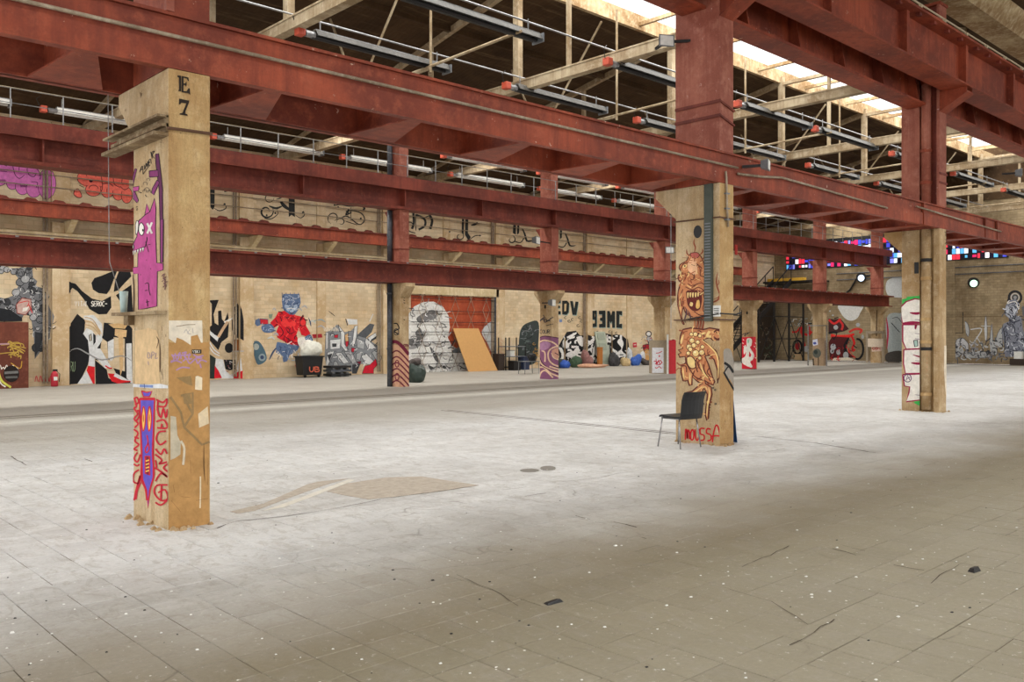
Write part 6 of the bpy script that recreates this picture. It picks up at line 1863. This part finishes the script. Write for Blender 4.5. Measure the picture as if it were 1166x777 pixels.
specs = [('cloth_pile', 644, 1.0, .42, .4, .3, (44, 84, 170), 'bright blue cloth pile at the foot of the white letters', 'cloth'), ('cloth_pile', 655, .7, .55, .4, .5, (60, 84, 62), 'dark green cloth heap right of the blue pile', 'cloth'),
         ('cloth_pile', 636.5, .7, .3, .4, .4, (70, 74, 66), 'grey heap close to the purple wave pillar', 'cloth'), ('rubbish_pile', 668, .7, .5, .4, .6, (150, 108, 104), 'pinkish rubbish heap left of the leaning door', 'rubbish'),
         ('plank_pile', 680, 1.7, 1.5, .3, .14, (196, 150, 120), 'low pinkish planks lying before the leaning door', 'planks'), ('rubbish_pile', 700, .9, .5, .4, .5, (60, 60, 62), 'dark heap right of the leaning door', 'rubbish'),
         ('rubbish_pile', 712, 1.1, .5, .35, .4, (200, 176, 130), 'cream heap near the pilaster', 'rubbish'), ('plastic_bag', 717, .4, .3, .25, .8, (206, 210, 212), 'tall white plastic bag behind the cream heap', 'bag'),
         ('cloth_pile', 723, 1.1, .45, .35, .4, (56, 96, 176), 'blue bags at the right end of the clutter', 'bag'), ('rubbish_pile', 736, 1.0, .6, .4, .26, (64, 58, 54), 'low dark heap left of the white cabinet', 'rubbish'), ('plastic_bag', 729, .4, .3, .25, .55, (210, 212, 214), 'small white bag behind the blue bags', 'bag')]
for i, (nm, px, dy, rx, ry, h, c_, lab, cat) in enumerate(specs):
    heap(nm, wf(px, dy), WY - dy, 0, rx * .6, ry * .7, h * 1.2, plain('pile_cloth', c_, .7, alpha_noise=.4), lab, cat, 60 + i, 18)
for i, (px, c_) in enumerate(((650, 'pale'), (697, 'thin'), (704, 'tall'))):
    x = wf(px, .8)
    tag(MB().bar((x, WY - .35, 0), (x + .35, WY - .06, 1.5 + .2 * i), .07, .03).build('timber_lath', WTH), c_ + ' timber lath leaning on the white letters, ' + ('left end', 'right of the leaning door', 'farthest right')[i], 'lath')

# white cabinet round rear pillar with red drawing
kx = QX[4]
cab = empty('plywood_box', (kx, QY, 0), 'tall box cladding with white front and red drawing round a rear pillar', 'cabinet')
ply = plain('grey_plywood', (150, 136, 116), .8)
MB().box(kx - .12, kx - .05, QY - .25, QY + QD + .15, 0, 1.45).build('front_panel', ply, cab)
MB().box(kx - .12, kx + QW + .12, QY - .25, QY - .18, 0, 1.45).build('side_panel', plain('red_panel', (190, 40, 50), .6), cab)
MB().box(kx + QW + .05, kx + QW + .12, QY - .18, QY + QD + .15, 0, 1.3).build('back_panel', ply, cab)
MB().box(kx - .16, kx - .12, QY - .28, QY - .2, 0, 1.7).build('corner_post', WHITE, cab)
P = Paint('X', kx - .12, (730, 360, 11.1), .001)
P.fill([(140, 400), (285, 400), (285, 720), (140, 720)], (214, 216, 222))
RR = (190, 40, 66)
for pts in ([(190, 470), (230, 465), (265, 445)], [(225, 520), (230, 500), (240, 515)], [(160, 570), (200, 580), (180, 610), (240, 560), (260, 600), (210, 620)], [(190, 540), (200, 620), (220, 560), (240, 620)], [(250, 570), (270, 590)], [(180, 650), (200, 660), (230, 640), (260, 665)]): P.line(pts, 10, RR)
P.build('red_drawing', cab)
P = Paint('X', kx - .12, (730, 360, 11.1), .001)

# box at the foot of the farthest rear pillar
kx = QX[7]
bx = empty('plywood_box', (kx, QY, 0), 'open plywood frame round the foot of the farthest rear pillar', 'cabinet')
for dy in (-.25, QD + .1): MB().box(kx - .15, kx - .05, QY + dy, QY + dy + .12, 0, 1.9).build('post', ply, bx)
MB().box(kx - .16, kx - .05, QY - .25, QY + QD + .2, 1.75, 1.9).build('crossbar', ply, bx)
MB().box(kx - .16, kx - .1, QY - .2, QY + QD + .1, .95, 1.45).build('notice_board', plain('cream_board', (206, 190, 170), .7), bx)
kx = QX[6]
fr = empty('wire_frame', (kx, QY, 0), 'pale metal frame leaning at the bicycle mural pillar', 'frame')
for dy in (-.3, QD + .15): MB().box(kx - .18, kx - .13, QY + dy, QY + dy + .06, 0, 2.2).build('post', GALV, fr)
MB().box(kx - .18, kx - .13, QY - .3, QY + QD + .2, 2.15, 2.2).build('crossbar', GALV, fr)
# little white box before the portrait
wb_ = wpt(1159, 404, 'X', XR - .4)
tag(MB().box(wb_.x, wb_.x + .3, wb_.y - .2, wb_.y + .2, .35, .75).build('white_box', WHITE), 'small white box on a crate at the foot of the portrait mural', 'box')
tag(MB().box(wb_.x - .05, wb_.x + .35, wb_.y - .4, wb_.y + .4, 0, .35).build('low_crate', DW), 'low dark crate under the small white box', 'crate')
# far tread plates: cable loops on the end wall
tag(MB().tube([wpt(px, py, 'X', XR - .1) for px, py in ((958, 338), (968, 330), (975, 318), (988, 314), (1000, 312))], .05, 6).build('wall_cable', BLACK), 'black cable looping up the end wall between the rear posts', 'cable')

# ------------------------------------------------------------------ floor marks and loose bits
DPATCH = plain('brown_repair_screed', (172, 162, 148), .85, alpha_noise=.25)
def floor_poly(name, pts, mat, z=.0015, lab=None):
    q = [wpt(a_, b__, 'Z', 0.0) for a_, b__ in pts]
    mb = MB()
    mb.prism([(v.x, v.y) for v in q], 'Z', -.004, z)
    o = mb.build(name, mat, floor)
    if lab: o['label'] = lab
    return o


floor_poly('repair_patch', [(372, 560), (395, 551), (440, 544), (480, 543), (512, 548), (545, 553), (500, 560), (450, 566), (420, 569), (396, 565)], DPATCH, .003, 'brownish screed patch in the floor right of the nearest pillar')
floor_poly('repair_strip', [(262, 583), (300, 574), (350, 552), (362, 549), (398, 545), (375, 551), (330, 567), (290, 582), (270, 585)], DPATCH, .003)
floor_poly('light_strip', [(300, 582), (340, 568), (398, 546), (404, 547), (350, 568), (322, 578)], plain('pale_screed', (206, 202, 190), .8), .0035)
CR_ = plain('dark_crack_fill', (78, 68, 58), .95, spec=.1)
rc = random.Random(77)
def crack(pts, w_):
    q = [wpt(a_, b__, 'Z', 0) for a_, b__ in pts]
    out = []
    for p, r_ in zip(q, q[1:]):
        n_ = max(2, int((r_ - p).length / .12))
        for i in range(n_): out.append(p.lerp(r_, i / n_) + Vector((rc.uniform(-.012, .012), rc.uniform(-.012, .012), 0)))
    out.append(q[-1])
    mb = MB()
    for p, r_ in zip(out, out[1:]):
        d = (r_ - p).normalized()
        n_ = Vector((-d.y, d.x, 0)) * w_ * rc.uniform(.3, 1)
        mb.add([(p.x - n_.x, p.y - n_.y, .0032), (r_.x - n_.x, r_.y - n_.y, .0032), (r_.x + n_.x, r_.y + n_.y, .0032), (p.x + n_.x, p.y + n_.y, .0032)], [(0, 1, 2, 3)])
    return mb.build('crack', CR_, floor)


for pts, w_ in (([(246, 602), (270, 594), (330, 588), (380, 580), (434, 569), (500, 560), (545, 553)], .007), ([(600, 555), (560, 560), (520, 563)], .005), ([(715, 538), (700, 540), (680, 545), (640, 549)], .005),
                ([(590, 690), (560, 672), (520, 655)], .003), ([(700, 595), (725, 601)], .01), ([(598, 566), (622, 562)], .008), ([(655, 588), (672, 592)], .006), ([(724, 611), (736, 614)], .006),
                ([(948, 625), (975, 633)], .006), ([(1018, 644), (1052, 650)], .006), ([(900, 736), (935, 714), (950, 706)], .004), ([(900, 622), (860, 640), (845, 646)], .004), ([(1130, 608), (1160, 611)], .006), ([(830, 672), (880, 686), (920, 712)], .003),
                ([(12, 520), (30, 530)], .01), ([(96, 523), (105, 526)], .01), ([(25, 522), (2, 523)], .006), ([(860, 497), (930, 505), (997, 516)], .02), ([(960, 622), (985, 628)], .005), ([(1100, 640), (1070, 655), (1060, 665)], .003)):
    crack(pts, w_)
for xx in (12.25, 12.42):
    MB().box(xx, xx + .02, 8.6, 15.4, -.001, .0034).build('rail_groove', CR_, floor)
for a_, b__ in ((13.4, 19.9), (13.4, 20.35)):
    MB().box(XL, 40, b__, b__ + .035, -.001, .003).build('rail_groove', CR_, floor)
oil = plain('dark_oil_stain', (120, 116, 108), .5)
for cx, cy, rx, ry in ((624, 533.5, 9, 2.6), (603, 536, 11, 2)):
    floor_poly('oil_stain', [(cx + rx * math.cos(t), cy + ry * math.sin(t)) for t in [2 * math.pi * k / 14 for k in range(14)]], oil, .003)
# loose chips of plaster and grit strewn about
mbw, mbd = MB(), MB()
for k in range(300):
    px, py = rc.uniform(-20, 1186), 470 + 310 * rc.random() ** 1.1
    p = wpt(px, py, 'Z', 0)
    s = rc.uniform(.003, .010) * (1.6 if rc.random() < .08 else 1)
    m_ = mbw if rc.random() < .6 else mbd
    m_.hexa([(p.x - s, p.y - s * .6, .0), (p.x + s * .8, p.y - s, .0), (p.x + s, p.y + s * .7, .0), (p.x - s * .7, p.y + s, .0)], [(p.x - s * .6, p.y - s * .3, s * .6), (p.x + s * .5, p.y - s * .5, s * .7), (p.x + s * .6, p.y + s * .4, s * .5), (p.x - s * .4, p.y + s * .5, s * .6)])
tag(mbw.build('plaster_grit', WHITE), 'loose white plaster grit strewn over the floor', 'grit', kind='stuff')
tag(mbd.build('dark_grit', DARKST), 'loose dark grit strewn over the floor', 'grit', kind='stuff')
lf = wpt(629, 687, 'Z', 0)
tag(MB().hexa([(lf.x - .06, lf.y - .02, 0), (lf.x + .07, lf.y - .03, 0), (lf.x + .06, lf.y + .02, 0), (lf.x - .05, lf.y + .03, 0)], [(lf.x - .05, lf.y - .01, .012), (lf.x + .05, lf.y - .02, .02), (lf.x + .05, lf.y + .01, .016), (lf.x - .04, lf.y + .02, .01)]).build('rubber_scrap', BLACK), 'flat black scrap on the floor, bottom centre', 'scrap')
lf = wpt(1109, 651, 'Z', 0)
tag(MB().hexa([(lf.x - .05, lf.y - .02, 0), (lf.x + .05, lf.y - .03, 0), (lf.x + .04, lf.y + .02, 0), (lf.x - .04, lf.y + .03, 0)], [(lf.x - .03, lf.y - .01, .03), (lf.x + .03, lf.y - .02, .035), (lf.x + .03, lf.y + .01, .03), (lf.x - .02, lf.y + .02, .025)]).build('rubber_scrap', DARKST), 'small dark crumpled scrap on the floor at the right', 'scrap')
